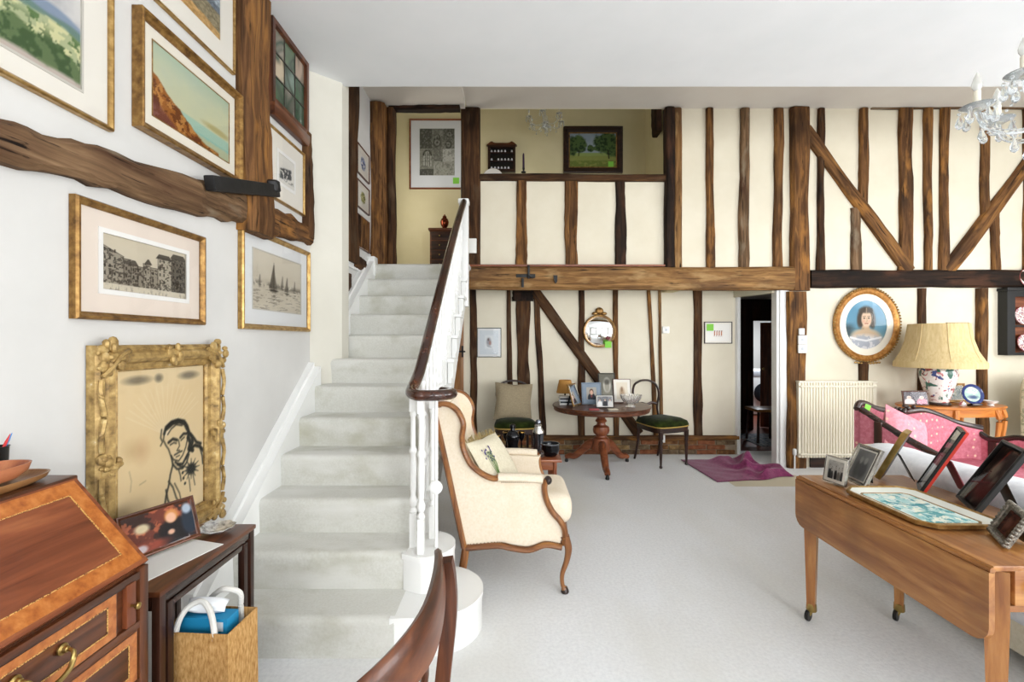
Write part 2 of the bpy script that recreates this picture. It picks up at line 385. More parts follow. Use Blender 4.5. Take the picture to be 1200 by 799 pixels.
# recessed wall below the gallery
for u0, u1, va, vb, kd, ub in [(551, 558, 338, 512, 'dark', (551, 560)), (594, 598, 338, 512, 'dark', (594, 603)), (606, 621, 338, 512, 'dark', None),
                               (625, 632, 338, 512, 'dark', (633, 640)), (678, 685, 338, 512, 'dark', (677, 685)), (718, 724, 338, 512, 'brown', (719, 725)),
                               (758, 762, 338, 512, 'brown', (766, 771)), (771, 774, 338, 512, 'light', (773, 777)), (812, 822, 338, 512, 'dark', (813, 823))]:
    vt('stud', u0, u1, va, vb, RY, kd, wr, d=.025, ub=ub, wob=.15)
vt('stud', 602, 625, 334, 353, RY, 'black', wr, d=.05)
timber('brace', at(748, 508, RY), at(624, 338, RY), .125, .04, 'dark', wr, wob=.07)
# brick plinth under an uneven sill
timber('sill', (-.75, RY, .205), (2.80, RY, .205), .055, .055, 'brown', wr, wob=.12, seg=22)
BRK = [nmat('brick_%d' % i, [(.3, a), (.55, b), (.75, c)], (16, 16, 16), 6, .9, .5, .006, spec=.1) for i, (a, b, c) in enumerate(
    [('#4e3423', '#7d5738', '#a88458'), ('#6a3d2a', '#8f5a3e', '#a87a58'), ('#4a3a2c', '#74604a', '#9a8868'), ('#5f4a35', '#94774f', '#b39a6c')])]
bms = []
for i in range(6):
    w = .21+.012*(i % 3); mb = MB().box(-w/2, w/2, -.035, .02, -.026, .026, .008); bms.append((w, mb.mesh('brick')))
for r in range(3):
    x = -.75+(.1 if r % 2 else 0); k = 0
    while x < 2.55:
        w, me = bms[(k*5+r*2) % 6]; k += 1
        me2 = me
        o = inst('brick', me2, wr, (x+w/2, RY-.012+random.uniform(-.006, .006), .032+r*.059+random.uniform(-.003, .003)), (0, random.uniform(-.02, .02), 0))
        if not me.materials: me.materials.append(BRK[0])
        o.material_slots[0].link = 'OBJECT'; o.material_slots[0].material = BRK[random.randrange(4)]
        x += w+.012
MB().box(-.75, 2.78, RY-.03, RY, 0, .18).build('mortar', nmat('mortar', [(.3, '#8b7a66'), (.7, '#ab9a82')], (20, 20, 20), 5, .95, .4, .006), wr)
# left wall timbers (facing +x)
def lw(u, v, X=XL):
    Y = X*F/(u-600); return Vector((X, Y, EYE-(v-399.5)*Y/F))
def ltimber(name, pts, kind, d=.05, parent=None, seg=6):
    """pts: (Y, z_low, z_high) along the wall, uneven section"""
    P = []
    for i in range(len(pts)-1):
        for k in range(seg):
            t = k/seg; P.append([pts[i][j]*(1-t)+pts[i+1][j]*t for j in range(3)])
    P.append(list(pts[-1])); rs = random.Random(5); vs = []; fs = []; m = 7
    y0, zm = P[0][0], (P[0][1]+P[0][2])/2
    for y, a, b in P:
        a += rs.uniform(-.009, .009); b += rs.uniform(-.008, .008); dd = d*(1+rs.uniform(-.12, .12)); c = .02
        vs += [(q[0], y-y0, q[1]-zm) for q in [(-.03, a), (dd-c, a), (dd, a+c), (dd*1.08, (a+b)/2), (dd, b-c), (dd-c, b), (-.03, b)]]
    for i in range(len(P)-1):
        for k in range(m): fs.append((i*m+k, i*m+(k+1) % m, (i+1)*m+(k+1) % m, (i+1)*m+k))
    fs.append(tuple(range(m))[::-1]); fs.append(tuple((len(P)-1)*m+k for k in range(m)))
    M = Matrix.Rotation(-pi/2, 4, 'X')       # local z along the beam
    mb = MB().add(vs, fs); Mi = Matrix.Rotation(pi/2, 4, 'X'); mb.xf(Mi)
    o = mb.build(name, oldtimber(kind), parent or wl, ang=35)
    o.matrix_basis = Matrix.Translation((XL, y0, zm)) @ M
    return o
ltimber('beam', [(.7, 1.84, 1.96), (1.30, 1.905, 2.02), (1.56, 1.935, 2.065), (2.05, 1.975, 2.13), (2.40, 2.02, 2.18), (2.62, 2.03, 2.19)], 'grey', .055)
ltimber('beam', [(2.64, 2.02, 2.19), (2.95, 2.06, 2.22), (3.24, 2.085, 2.20)], 'brown', .045)
timber('post', (XL, 2.53, 1.99), (XL, 2.53, ZC), .25, .075, 'brown', wl, nrm=(1, 0, 0), wob=.05)
timber('post', (XL, 3.20, 2.12), (XL, 3.20, 2.86), .07, .05, 'dark', wl, nrm=(1, 0, 0), wob=.1)
timber('stud', (XL, 4.02, 2.1), (XL, 4.02, 3.8), .36, .05, 'dark', wl, nrm=(1, 0, 0), wob=.05)
timber('stud', (XL, 4.12, 2.14), (XL, 4.57, 2.12), .13, .05, 'dark', wl, nrm=(1, 0, 0), wob=.1)
timber('stud', (XL, 4.04, 1.76), (XL, 4.04, 2.0), .09, .02, 'dark', wl, nrm=(1, 0, 0), wob=.05)
timber('post', (-1.40, 4.80, 2.16), (-1.40, 4.80, 3.86), .17, .11, 'brown', wl, wob=.03)
timber('post', (-1.275, 4.84, 2.16), (-1.275, 4.84, 3.86), .08, .06, 'dark', wl, wob=.16)
timber('lintel', (-1.30, 4.84, 3.865), (-.55, 4.84, 3.865), .05, .06, 'black', wb, wob=.2)
timber('stud', (1.80, 5.62, 3.95), (1.80, 5.62, 4.6), .18, .05, 'black', wg, nrm=(-1, 0, 0))
# black iron strap on the left wall beam
o = MB().box(-.02, .03, 0, .60, -.035, .035, .008).lathe([(.035, -.01), (.045, 0), (.045, .05), (.03, .06)], 14, (0.0, .57, 0)).build('iron_strap', IRON, None, (XL+.085, 2.06, 2.115), (.26, 0, 0))
tag(o, 'black iron strap fixed across the left wall beam and post', 'iron strap')
# leaded window
o = struct(MB().ring(.48, .51, [(0, .0), (0, -.035), (.03, -.035), (.034, -.018), (.034, .0), (0, .0)]).build('window_1', wood('mahogany', 'z'), None, (XL, 2.955, 3.09), (0, 0, pi/2)))
pcs = ['#5d7a5a', '#8f8577', '#3f6b4c', '#9a8f86', '#6c7f62', '#b9a88e', '#41604a', '#a58f7d', '#74867a']
pw, phh = .412/3, .442/3; pme = MB().box(-pw/2+.004, pw/2-.004, -.004, .004, -phh/2+.004, phh/2-.004).mesh('pane')
for i in range(3):
    for j in range(3):
        c = pcs[(i*3+j*5) % 9]
        gm = nmat('leaded_pane_'+c[1:], [(.35, c), (.5, '#3c4a3d'), (.65, c)], (4, 4, 3), 2, .12, .1, .004, dist=1.0)
        me = pme.copy(); me.materials.append(gm); inst('pane', me, o, ((i-1)*pw, -.012, (j-1)*phh))
lead = mat('lead', '#4a463f', .5, .6)
for i in (0, 1): inst('lead_came', MB().box(-.005, .005, -.02, -.006, -.222, .222).mesh('lead_came'), o, ((i-.5)*pw, 0, 0), m=lead)
for j in (0, 1): inst('lead_came', MB().box(-.207, .207, -.02, -.006, -.005, .005).mesh('lead_came'), o, (0, 0, (j-.5)*phh), m=lead)
MB().box(-.24, .24, -.045, -.001, -.04, .04, .008).build('bottom_rail', wood('mahogany', 'x'), o, (0, 0, -.295))
# ---------------------------------------------------------------- doorway and the dark passage behind it
dr = struct(thing('door_1', None, None, (2.80, 5.65, 0)))
dv = Vector((2.955-2.80, 5.10-5.65, 0)); dl = dv.length; dr.rotation_euler = (0, 0, math.atan2(dv.y, dv.x))
MB().box(-.02, .035, -.03, .015, 0, 1.97, .004).build('jamb', WHITE, dr)
MB().box(-.02, dl, -.05, .04, 1.94, 2.06, .004).build('head', mat('cream_paint', '#d8d0b8', .5), dr)
dr2 = MB().box(-.015, .10, -.045, .06, 0, 1.99, .004).build('jamb', WHITE, dr, (dl, 0, 0), (0, 0, -dr.rotation_euler.z))
MB().box(.015, .10, -.06, -.045, 0, 1.99, .004).build('architrave', WHITE, dr, (dl, 0, 0), (0, 0, -dr.rotation_euler.z))
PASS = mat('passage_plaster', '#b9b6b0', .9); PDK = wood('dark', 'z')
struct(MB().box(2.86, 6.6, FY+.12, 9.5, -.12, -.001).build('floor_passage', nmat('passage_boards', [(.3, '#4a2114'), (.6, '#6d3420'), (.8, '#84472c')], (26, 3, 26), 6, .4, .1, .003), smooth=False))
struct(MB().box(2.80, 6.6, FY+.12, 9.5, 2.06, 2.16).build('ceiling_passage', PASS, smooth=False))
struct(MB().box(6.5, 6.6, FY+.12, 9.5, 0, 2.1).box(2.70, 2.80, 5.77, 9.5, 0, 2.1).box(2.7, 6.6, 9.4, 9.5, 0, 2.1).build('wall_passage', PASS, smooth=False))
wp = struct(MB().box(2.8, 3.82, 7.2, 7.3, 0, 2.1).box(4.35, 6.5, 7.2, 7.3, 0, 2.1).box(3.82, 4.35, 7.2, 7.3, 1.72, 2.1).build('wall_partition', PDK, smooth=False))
d2 = struct(thing('door_2', None, None, (4.36, 7.16, 0)))
d2.rotation_euler = (0, 0, pi-.62)
MB().box(0, .40, -.02, .02, .01, 1.7, .004).build('door_leaf', wood('mahogany', 'z'), d2)
MB().sphere((.35, .04, .95), .022).build('knob', BRASS, d2)
# plank door under the stair
d3 = struct(thing('door_3', None, None, (-.86, RY-.02, 0)))
for i in range(4): inst('plank', MB().box(-.064, .064, -.015, .015, 0, 1.8, .004).mesh('plank'), d3, (-.2+i*.133, 0, .02), m=wood('plank', 'z'))
MB().box(.17, .285, -.03, -.015, 1.26, 1.28, .003).box(.24, .26, -.03, -.015, 1.2, 1.34, .003).build('latch', IRON, d3)

# ================================================================ staircase
R, T, Y0, NS = .181, .231, 2.007, 12
XA, XB, XO = -1.37, -.52, -.45
st = thing('staircase', 'white painted staircase carpeted in pale grey with turned balusters', 'staircase', (0, 0, 0))
nose = [(0, 0), (-.004, R*.5), (-.008, R-.036), (-.006, R-.022), (0, R-.010), (.010, R-.002), (.028, R)]
pf = nose+[(T, R), (T, 0)]
sme = MB().prism(pf, XA, XB, 'x').mesh('step', ang=50)
for k in range(NS):
    yy, zz = Y0+k*T, k*R
    if k == NS-1: break
    inst('carpeted_step', sme, st, (0, yy, zz), m=CARPET_ST)
inst('carpeted_step', MB().prism(nose+[(.04, R), (.04, 0)], XA, XB, 'x').mesh('step_top', ang=50), st, (0, Y0+11*T, 11*R), m=CARPET_ST)
SL = R/T
# outer cut string, tread ends, soffit
poly = []
for k in range(2, NS): poly += [(Y0+k*T, k*R), (Y0+k*T, (k+1)*R-.03)]
poly += [(4.57, 12*R-.03), (4.57, 1.88), (4.40, 1.74), (2.50, .22), (2.43, .0), (2.33, 0), (2.33, .36)]
MB().prism(poly, XO-.03, XO, 'x').build('outer_string', WHITE, st)
tn = MB().box(XB, XO+.02, -.022, T, -.028, 0, .006).prism([(0, -.03), (.17, -.03), (.15, -.05), (.10, -.06), (.09, -.085), (.05, -.095), (.03, -.13), (0, -.14)], XO, XO+.012, 'x').mesh('tread_end')
for k in range(2, NS): inst('tread_end', tn, st, (0, Y0+k*T, (k+1)*R), m=WHITE)
MB().prism([(2.36, 0.0), (4.56, (4.56-2.36)*SL), (4.56, (4.56-2.36)*SL+.04), (2.31, 0.0)], XA-.05, XO-.03, 'x').build('soffit', PL_WHITE, st)
# curtail steps
def curtail(cx, cy, r, z0, z1, ya, ybk):
    out = []
    pts = [(XB-.02, ya), (cx, cy-r)]+[(cx+r*math.sin(a), cy-r*math.cos(a)) for a in [pi*i/20 for i in range(1, 20)]]+[(cx, cy+r), (cx-.0, ybk), (XB-.02, ybk)]
    q = []
    for p in pts:
        if not q or (Vector(p)-Vector(q[-1])).length > 1e-3: q.append(p)
    return q
def grow(poly, d):
    c = Vector((sum(p[0] for p in poly)/len(poly), sum(p[1] for p in poly)/len(poly)))
    return [tuple(c+(Vector(p)-c)*(1+d)) for p in poly]
p1 = curtail(-.377, 2.245, .235, 0, R, 2.0, 2.48); p2 = curtail(-.45, 2.34, .158, R, 2*R, 2.225, 2.498)
MB().prism(grow(p1, -.04), 0, R-.028, 'z').prism(p1, R-.028, R-.0015, 'z').build('curtail_step', WHITE, st)
MB().prism(grow(p2, -.04), R, 2*R-.028, 'z').prism(p2, 2*R-.028, 2*R-.0015, 'z').build('curtail_step', WHITE, st)
# wall string on the left
for ya, yb in [(2.02, 3.26), (3.60, 4.56)]:
    zt = lambda y: R+SL*(y-Y0)+.055
    MB().prism([(ya, max(0, zt(ya)-.42)), (yb, zt(yb)-.42), (yb, zt(yb)), (ya, zt(ya))], XL+.001, XA+.002, 'x').build('wall_string', WHITE, st)
    MB().prism([(ya, zt(ya)), (yb, zt(yb)), (yb, zt(yb)+.03), (ya, zt(ya)+.03)], XL+.001, XL+.045, 'x').build('string_capping', WHITE, st)
MB().prism([(4.2, 2.055), (4.6, 2.055), (4.6, 2.10), (3.62, 2.10), (3.62, 2.055)], XL, XL+.03, 'x').build('dado_ledge', WHITE, st)
MB().box(-1.44, -1.36, 4.50, 4.62, 2.05, 2.24, .01).build('string_end_block', WHITE, st)
# handrail with volute
XR = -.49
RZ = lambda y: 1.157+SL*(y-2.35)
path = [(XR+.025, 4.42, RZ(4.42)-.02), (XR+.01, 3.9, RZ(3.9)), (XR, 3.2, RZ(3.2)), (XR-.005, 2.65, RZ(2.65)), (-.503, 2.47, 1.235), (-.512, 2.36, 1.165), (-.50, 2.27, 1.142), (-.46, 2.215, 1.135)]
cx, cy = -.405, 2.30
path += [(cx+.105*math.sin(a)*(1-.10*i/7), cy-.09*math.cos(a)*(1-.1*i/7), 1.135) for i, a in enumerate([-.2+.42*j for j in range(8)])]
hp = spline(path, 6)
rail_m = wood('dark', 'y', .22, .5)
MB().tube(hp, [(.027, .031)]*len(hp), 12).build('handrail', nmat('handrail_polish', [(.3, '#1d0d08'), (.5, '#351a10'), (.72, '#5a2f1a')], (9, 9, 9), 6, .2, coat=.5), st)
# balusters
def baluster(h):
    sq = .0155
    mb = MB().box(-sq, sq, -sq, sq, 0, .17).box(-sq, sq, -sq, sq, h-.07, h)
    q = [(.016, .17), (.021, .18), (.012, .20), (.02, .215), (.022, .235), (.013, .26), (.016, .30), (.018, h*.55), (.014, h*.62), (.02, h*.635), (.02, h*.65), (.013, h*.67), (.012, h-.10), (.018, h-.085), (.014, h-.07)]
    return mb.lathe(q, 10)
bA, bB = baluster(.74-.03).mesh('baluster'), baluster(.83-.03).mesh('baluster')
for k in range(2, 11):
    inst('baluster', bA, st, (XR, Y0+k*T+.03, (k+1)*R), m=WHITE); inst('baluster', bB, st, (XR, Y0+k*T+.145, (k+1)*R), m=WHITE)
b2 = baluster(1.115-2*R).mesh('baluster')
for x, y in [(-.50, 2.30), (-.445, 2.225), (-.42, 2.40)]: inst('baluster', b2, st, (x, y, 2*R), m=WHITE)
MB().tube([(-.383, 2.30, 2*R), (-.383, 2.30, 1.12)], .0095, 10).build('newel_rod', WHITE, st)
o = MB().lathe([(.006, -.016), (.014, -.016), (.018, -.011), (.026, -.012), (.034, -.006), (.034, .006), (.026, .012), (.01, .014)], 18).build('rosette', WHITE, st, (-.383, 2.285, .665), (pi/2, 0, 0))
MB().box(-.515, -.425, 4.40, 4.49, 1.735, 2.77, .008).box(-.522, -.418, 4.393, 4.497, 2.73, 2.78, .012).build('newel_post', WHITE, st)
o = struct(MB().ring(.7, 1.0, [(0, 0), (0, -.04), (.05, -.04), (.05, 0)]).build('window_%d' % wn, WHITE, None, (-1.749, 5.55, 3.1), (0, 0, pi/2)))  # added window, out of view, put round the landing fill lamp
MB().box(-.3, .3, -.002, 0, -.45, .45).build('pane', mat('added_pane', '#e8eef2', .1), o, smooth=False)
MB().box(-.012, .012, -.03, -.003, -.45, .45).build('mullion', WHITE, o)
# ================================================================ pictures
class Cv:
    """a small painted surface: sRGB values on a grid of points, y up"""
    def __init__(s, w, h, base):
        s.w, s.h = w, h; s.X, s.Y = np.meshgrid(np.linspace(0, 1, w), np.linspace(0, 1, h))
        b = np.array([int(base[i:i+2], 16)/255 for i in (1, 3, 5)]); s.im = np.ones((h, w, 3))*b
    def noise(s, fx, fy, seed=0, octs=4):
        out = np.zeros((s.h, s.w)); amp = 1; tot = 0
        for o in range(octs):
            r = np.random.RandomState(seed*13+o); nx, ny = int(fx)+3, int(fy)+3; g = r.rand(ny, nx)
            x = s.X*fx; y = s.Y*fy; i = x.astype(int); j = y.astype(int); a = x-i; b = y-j
            a = a*a*(3-2*a); b = b*b*(3-2*b)
            out += amp*((g[j, i]*(1-a)+g[j, i+1]*a)*(1-b)+(g[j+1, i]*(1-a)+g[j+1, i+1]*a)*b)
            tot += amp; amp *= .55; fx *= 2; fy *= 2
        return out/tot
    def put(s, m, c, k=1.0):
        c = np.array([int(c[i:i+2], 16)/255 for i in (1, 3, 5)]) if isinstance(c, str) else np.array(c)
        m = np.clip(m, 0, 1)[..., None]*k; s.im = s.im*(1-m)+c*m; return s
    def sm(s, d, e=.01): return np.clip(.5-d/(2*e), 0, 1)
    def ell(s, x, y, a, b, c, k=1.0, e=.12, rot=0):
        dx, dy = s.X-x, s.Y-y; cr, sn = math.cos(rot), math.sin(rot); p, q = dx*cr+dy*sn, -dx*sn+dy*cr
        return s.put(s.sm(np.sqrt((p/a)**2+(q/b)**2)-1, e), c, k)
    def rect(s, x0, x1, y0, y1, c, k=1.0, e=.006):
        d = np.maximum(np.maximum(x0-s.X, s.X-x1), np.maximum(y0-s.Y, s.Y-y1)); return s.put(s.sm(d, e), c, k)
    def line(s, pts, wd, c, k=1.0, asp=1.0, e=None):
        m = np.zeros((s.h, s.w)); ws = wd if isinstance(wd, (list, tuple)) else [wd]*len(pts)
        for i in range(len(pts)-1):
            (x0, y0), (x1, y1) = pts[i], pts[i+1]; dx, dy = x1-x0, (y1-y0)*asp; L2 = dx*dx+dy*dy+1e-9
            t = np.clip(((s.X-x0)*dx+(s.Y-y0)*asp*dy)/L2, 0, 1)
            d = np.sqrt((s.X-x0-t*dx)**2+((s.Y-y0)*asp-t*dy)**2)
            m = np.maximum(m, s.sm(d-(ws[i]*(1-t)+ws[i+1]*t), e or .006))
        return s.put(m, c, k)
    def below(s, f, c, k=1.0, e=.01): return s.put(s.sm(s.Y-f, e), c, k)
    def grain(s, a=.05, f=60, seed=3):
        s.im = np.clip(s.im+(s.noise(f, f, seed, 2)-.5)[..., None]*a*2, 0, 1); return s
    def mesh(s, W, H, y=0.0, oval=False):
        w, h = s.w, s.h
        xs = (s.X-.5)*W; zs = (s.Y-.5)*H
        vs = np.stack([xs, np.full_like(xs, y), zs], -1).reshape(-1, 3)
        fs = []
        for j in range(h-1):
            for i in range(w-1):
                if oval and ((i+.5)/(w-1)-.5)**2+((j+.5)/(h-1)-.5)**2 > .25: continue
                q = j*w+i; fs.append((q, q+1, q+w+1, q+w))
        me = bpy.data.meshes.new('print'); me.from_pydata(vs.tolist(), [], fs)
        at_ = me.attributes.new('Col', 'FLOAT_COLOR', 'POINT')
        c = np.clip(s.im, 0, 1).reshape(-1, 3); c = np.where(c <= .04045, c/12.92, ((c+.055)/1.055)**2.4)
        at_.data.foreach_set('color', np.concatenate([c, np.ones((len(c), 1))], 1).ravel().astype('f'))
        return me
def printmat():
    if 'print' in MATS: return MATS['print']
    m = mat('print', '#ffffff', .6, spec=.2); n = m.node_tree.nodes.new('ShaderNodeAttribute'); n.attribute_name = 'Col'
    m.node_tree.links.new(n.outputs['Color'], m.node_tree.nodes['Principled BSDF'].inputs['Base Color']); return m
PRINT = printmat()
def frame_prof(fw, fd, style='plain'):
    if style == 'flat': return [(0, 0), (0, -fd), (fw, -fd), (fw, -fd*.4)]
    if style == 'deep': return [(0, 0), (0, -fd*.9), (fw*.15, -fd), (fw*.4, -fd*.92), (fw*.55, -fd*.7), (fw*.8, -fd*.62), (fw, -fd*.5), (fw, -fd*.25)]
    return [(0, 0), (0, -fd*.75), (fw*.2, -fd), (fw*.45, -fd), (fw*.7, -fd*.72), (fw, -fd*.55), (fw, -fd*.3)]
def picture(name, label, cat, w, h, loc, rz, cv, fm, fw=.02, fd=.025, mw=.05, mats=None, style='plain', group=None, rx=0, glass=True,
            sticker=None, mb2=None, slip=None, strut=None, backm=None, base=False):
    """framed picture facing -y locally; loc = centre of the bottom edge at the back"""
    t = thing(name, label, cat, loc, rz, group); t.rotation_euler = (rx, 0, rz)
    c = h/2
    MB().ring(w, h, frame_prof(fw, fd, style), 0, c).build('frame', fm, t, ang=25)
    MB().box(-w/2+.002, w/2-.002, -.006, 0, .002, h-.002).build('backing_board', backm or BLACK, t, smooth=False)
    ml, mr, mt, mbm = (mw, mw, mw, mw) if not isinstance(mw, (tuple, list)) else mw
    iw, ih = w-2*fw-ml-mr, h-2*fw-mt-mbm
    ox, oz = (ml-mr)/2, c+(mbm-mt)/2
    y1 = -max(fd*.32, .011)
    if max(ml, mr, mt, mbm) > .002:
        A = w/2-fw+.001, h/2-fw+.001
        def q(a0, a1, b0, b1, y): return [(a0, y, b0), (a1, y, b0), (a1, y, b1), (a0, y, b1)]
        vs = q(-A[0], A[0], c-A[1], c+A[1], y1)+q(ox-iw/2, ox+iw/2, oz-ih/2, oz+ih/2, y1)+q(ox-iw/2, ox+iw/2, oz-ih/2, oz+ih/2, y1+.003)
        MB().add(vs, [(i*4+k, i*4+(k+1) % 4, i*4+4+(k+1) % 4, i*4+4+k) for i in (0, 1) for k in range(4)]).build('mat_board', mats or MATBOARD, t, smooth=False)
    if slip: MB().ring(iw+2*slip[0], ih+2*slip[0], [(0, y1), (0, y1-.003), (slip[0], y1-.003), (slip[0], y1)], ox, oz).build('slip', slip[1], t)
    me = cv.mesh(iw, ih); me.materials.append(PRINT); inst('print', me, t, (ox, y1+.002, oz))
    if glass: MB().add([(-w/2+fw*.8, y1-.006, fw*.8), (w/2-fw*.8, y1-.006, fw*.8), (w/2-fw*.8, y1-.006, h-fw*.8), (-w/2+fw*.8, y1-.006, h-fw*.8)], [(0, 1, 2, 3)]).build('glass', GLASS, t, smooth=False)
    if sticker:
        x, z, s_ = sticker; MB().box(-s_/2, s_/2, -.0015, 0, -s_/2, s_/2).build('sticker', STICKER, t, (x, y1-.008 if glass else y1-.003, z), smooth=False, label='small square green sticker')
    if strut:
        ln, sw, m_ = strut[:3]; MB().box(-sw/2, sw/2, 0, .004, -ln, 0, .001).build('strut', m_, t, (0, .001, h*(strut[3] if len(strut) > 3 else .72)), (strut_ang(0, rx), 0, strut[4] if len(strut) > 4 else 0))
    return t
def strut_ang(hz, rx): return -2*rx
# ---- canvases
def cv_valley():
    c = Cv(110, 80, '#d9d6d2'); n = c.noise(5, 4, 1); c.put((n-.35)*2, '#a9a7aa', .8); c.put((c.noise(7, 5, 2)-.5)*3, '#eceae6', .8)
    h = .50-.12*c.X+.03*np.sin(c.X*9); c.below(h, '#8d9bb0'); c.below(h-.05+.02*np.sin(c.X*14), '#6f8a80')
    f = h-.10+.03*(c.noise(6, 2, 3)-.5); c.below(f, '#b5bb92'); c.put(c.sm(c.Y-f, .01)*(c.noise(12, 16, 4) > .55), '#dcd8a8', .9)
    c.put(c.sm(c.Y-f, .01)*(c.noise(16, 20, 6) > .6), '#5c7a45', .9); g = .20-.10*c.X+.07*(c.noise(9, 3, 5)-.3)
    c.below(g+.10*(c.X > .5)*c.noise(10, 10, 12), '#667a50'); c.put(c.sm(c.Y-.25, .05)*(c.noise(22, 22, 8) > .52), '#3c5530', .8)
    c.below(.02+.03*c.noise(8, 2, 9), '#c7b8ae'); return c
def cv_coast():
    c = Cv(110, 70, '#cfd0ae'); c.put(c.noise(4, 3, 1), '#b9c3b2', .8); c.put(1-c.Y*1.3, '#d9d1a6', .7); c.put((c.Y-.75)*3, '#a8bfae', .8)
    sea = .33+0*c.X; c.below(sea, '#a9c6b4'); c.below(.18+0*c.X, '#8fc0b6')
    c.put(c.sm(c.Y-.10-.1*c.noise(9, 3, 7), .03), '#d2b98a', .6)
    h = .48*(1-c.X/.66).clip(0)**1.25+.13-.1*c.X+.06*(c.noise(9, 9, 3)-.5); m = c.sm(c.Y-h, .012)*(c.X < .85); c.put(m, '#a3662e')
    n = c.noise(16, 16, 4); c.put(m*(n > .52), '#6e3c1e', .9); c.put(m*(c.noise(20, 14, 5) > .58), '#c98f4b', .9)
    c.put(c.sm(c.Y-h+.32, .03)*m, '#6a3a3c', .7); c.put(c.sm(c.Y-h+.42, .03)*m*(n > .48), '#9a6a62', .7)
    c.ell(.83, .40, .2, .05, '#b3a56e', .8, .4); return c
def cv_moor():
    c = Cv(80, 60, '#b8bec0'); c.put(c.noise(6, 6, 1), '#8796a6', .7); h = .6-.1*c.X; c.below(h+.06*c.noise(9, 2, 2), '#6b7580')
    c.below(.38+.08*c.noise(10, 3, 3), '#8c8062'); c.below(.2-.1*c.X+.05*c.noise(9, 3, 5), '#c29a5e'); return c.grain(.15, 30)
def etch(c, n, k=.5, col='#3a332b'): return c.put(n, col, k)
def cv_village():
    c = Cv(170, 110, '#d9cfba'); ink = '#2c2620'; c.put(c.noise(3, 4, 2)*c.Y, '#c3b79f', .5)
    rs = random.Random(4); g = .17
    bl = [(0, .22, .80, .3), (.22, .30, .62, .45), (.30, .44, .52, .4), (.44, .53, .60, .3), (.53, .62, .55, .35), (.62, .80, .80, .18), (.80, 1.0, .83, .6)]
    for x0, x1, t, d in bl:
        slope = t-.15*(x0 < .2)*(c.X-x0)/(x1-x0); m = c.sm(np.maximum(np.maximum(x0-c.X, c.X-x1), np.maximum(g-.05-c.Y, c.Y-slope)), .003)
        c.put(m, ink, d); c.put(m*(c.noise(40, 30, int(x0*50)+1) > .56), ink, .6)
        c.line([(x0, g), (x0, t)], .002, ink, .8); c.line([(x0, t), (x1, t-(.15 if x0 < .2 else 0))], .004, ink, .9)
        for r in range(4):
            for q in range(max(2, int((x1-x0)*16))):
                x = x0+.02+q*.05; z = g+.10+r*.14
                if x < x1-.02 and z < t-.1: c.rect(x, x+.016, z, z+.06, ink, .85, .003)
    for x0, x1, t in [(.28, .38, .62), (.46, .54, .70), (.60, .80, .86), (.79, 1.0, .93)]:
        m = c.sm(np.maximum(np.abs(c.X-(x0+x1)/2)-(x1-x0)/2+(c.Y-t+.08)*.4, np.maximum(t-.1-c.Y, c.Y-t)), .004); c.put(m, ink, .75)
    for i in range(70):
        x = rs.uniform(.05, .95); z = rs.uniform(.12, .22); c.rect(x, x+.006, z, z+rs.uniform(.03, .07), ink, .8, .003)
    c.below(g-.05-.06*c.X, '#d7cdb8', .6); c.put(c.sm(c.Y-.08, .05)*(c.noise(60, 8, 7) > .6), ink, .25)
    for p in [[(0, 0), (0, 1)], [(1, 0), (1, 1)], [(0, 0), (1, 0)], [(0, 1), (1, 1)]]: c.line(p, .004, ink, .7)
    return c
def cv_ships():
    c = Cv(110, 110, '#d8cfbd'); ink = '#3d352b'; c.put((1-np.abs(c.Y-.35)*2)*c.noise(4, 8, 1), '#a89c86', .6)
    h = .42; c.put(np.clip(1-np.abs(c.Y-.44)/.07, 0, 1)*(c.noise(30, 8, 2) > .42), ink, .55)
    def ship(x, b, s, k):
        c.ell(x, b, .085*s, .022*s, ink, k, .3); c.line([(x, b), (x, b+.5*s)], .003, ink, k)
        m = c.sm(np.maximum(c.X-x-.01+.12*s*(c.Y-b-.05)/.45/s*0, np.maximum(x-.10*s*(1-(c.Y-b)/(.5*s))-c.X, np.maximum(b+.03-c.Y, c.Y-b-.46*s))), .01); c.put(m, ink, k*.75)
        m = c.sm(np.maximum(x+.01-c.X, np.maximum(c.X-x-.07*s*(1-(c.Y-b)/(.42*s)), np.maximum(b+.03-c.Y, c.Y-b-.4*s))), .01); c.put(m, ink, k*.6)
        c.put(np.clip(1-np.abs(c.X-x)/(.06*s), 0, 1)*np.clip(1-(b-c.Y)/(.35*s), 0, 1)*(c.Y < b)*(c.noise(10, 50, 5) > .47), ink, k*.8)
    ship(.40, .36, 1.0, .95); ship(.68, .35, .62, .8); ship(.13, .42, .35, .6); ship(.86, .4, .45, .55); ship(.58, .42, .5, .5)
    c.put((c.Y < .36)*(c.noise(12, 70, 6) > .62), ink, .3); return c
def cv_boat():
    c = Cv(60, 60, '#e4e0d8'); n = c.noise(14, 14, 2); m = c.sm(np.abs(c.Y-.42-.25*(c.X-.5))-.15-.05*n, .03)*c.sm(np.abs(c.X-.5)-.36, .05)
    c.put(m*(n > .35), '#3c3e40', .85); c.put(c.sm(np.abs(c.Y-.2)-.05, .03)*(n > .5), '#6a6a68', .6); return c
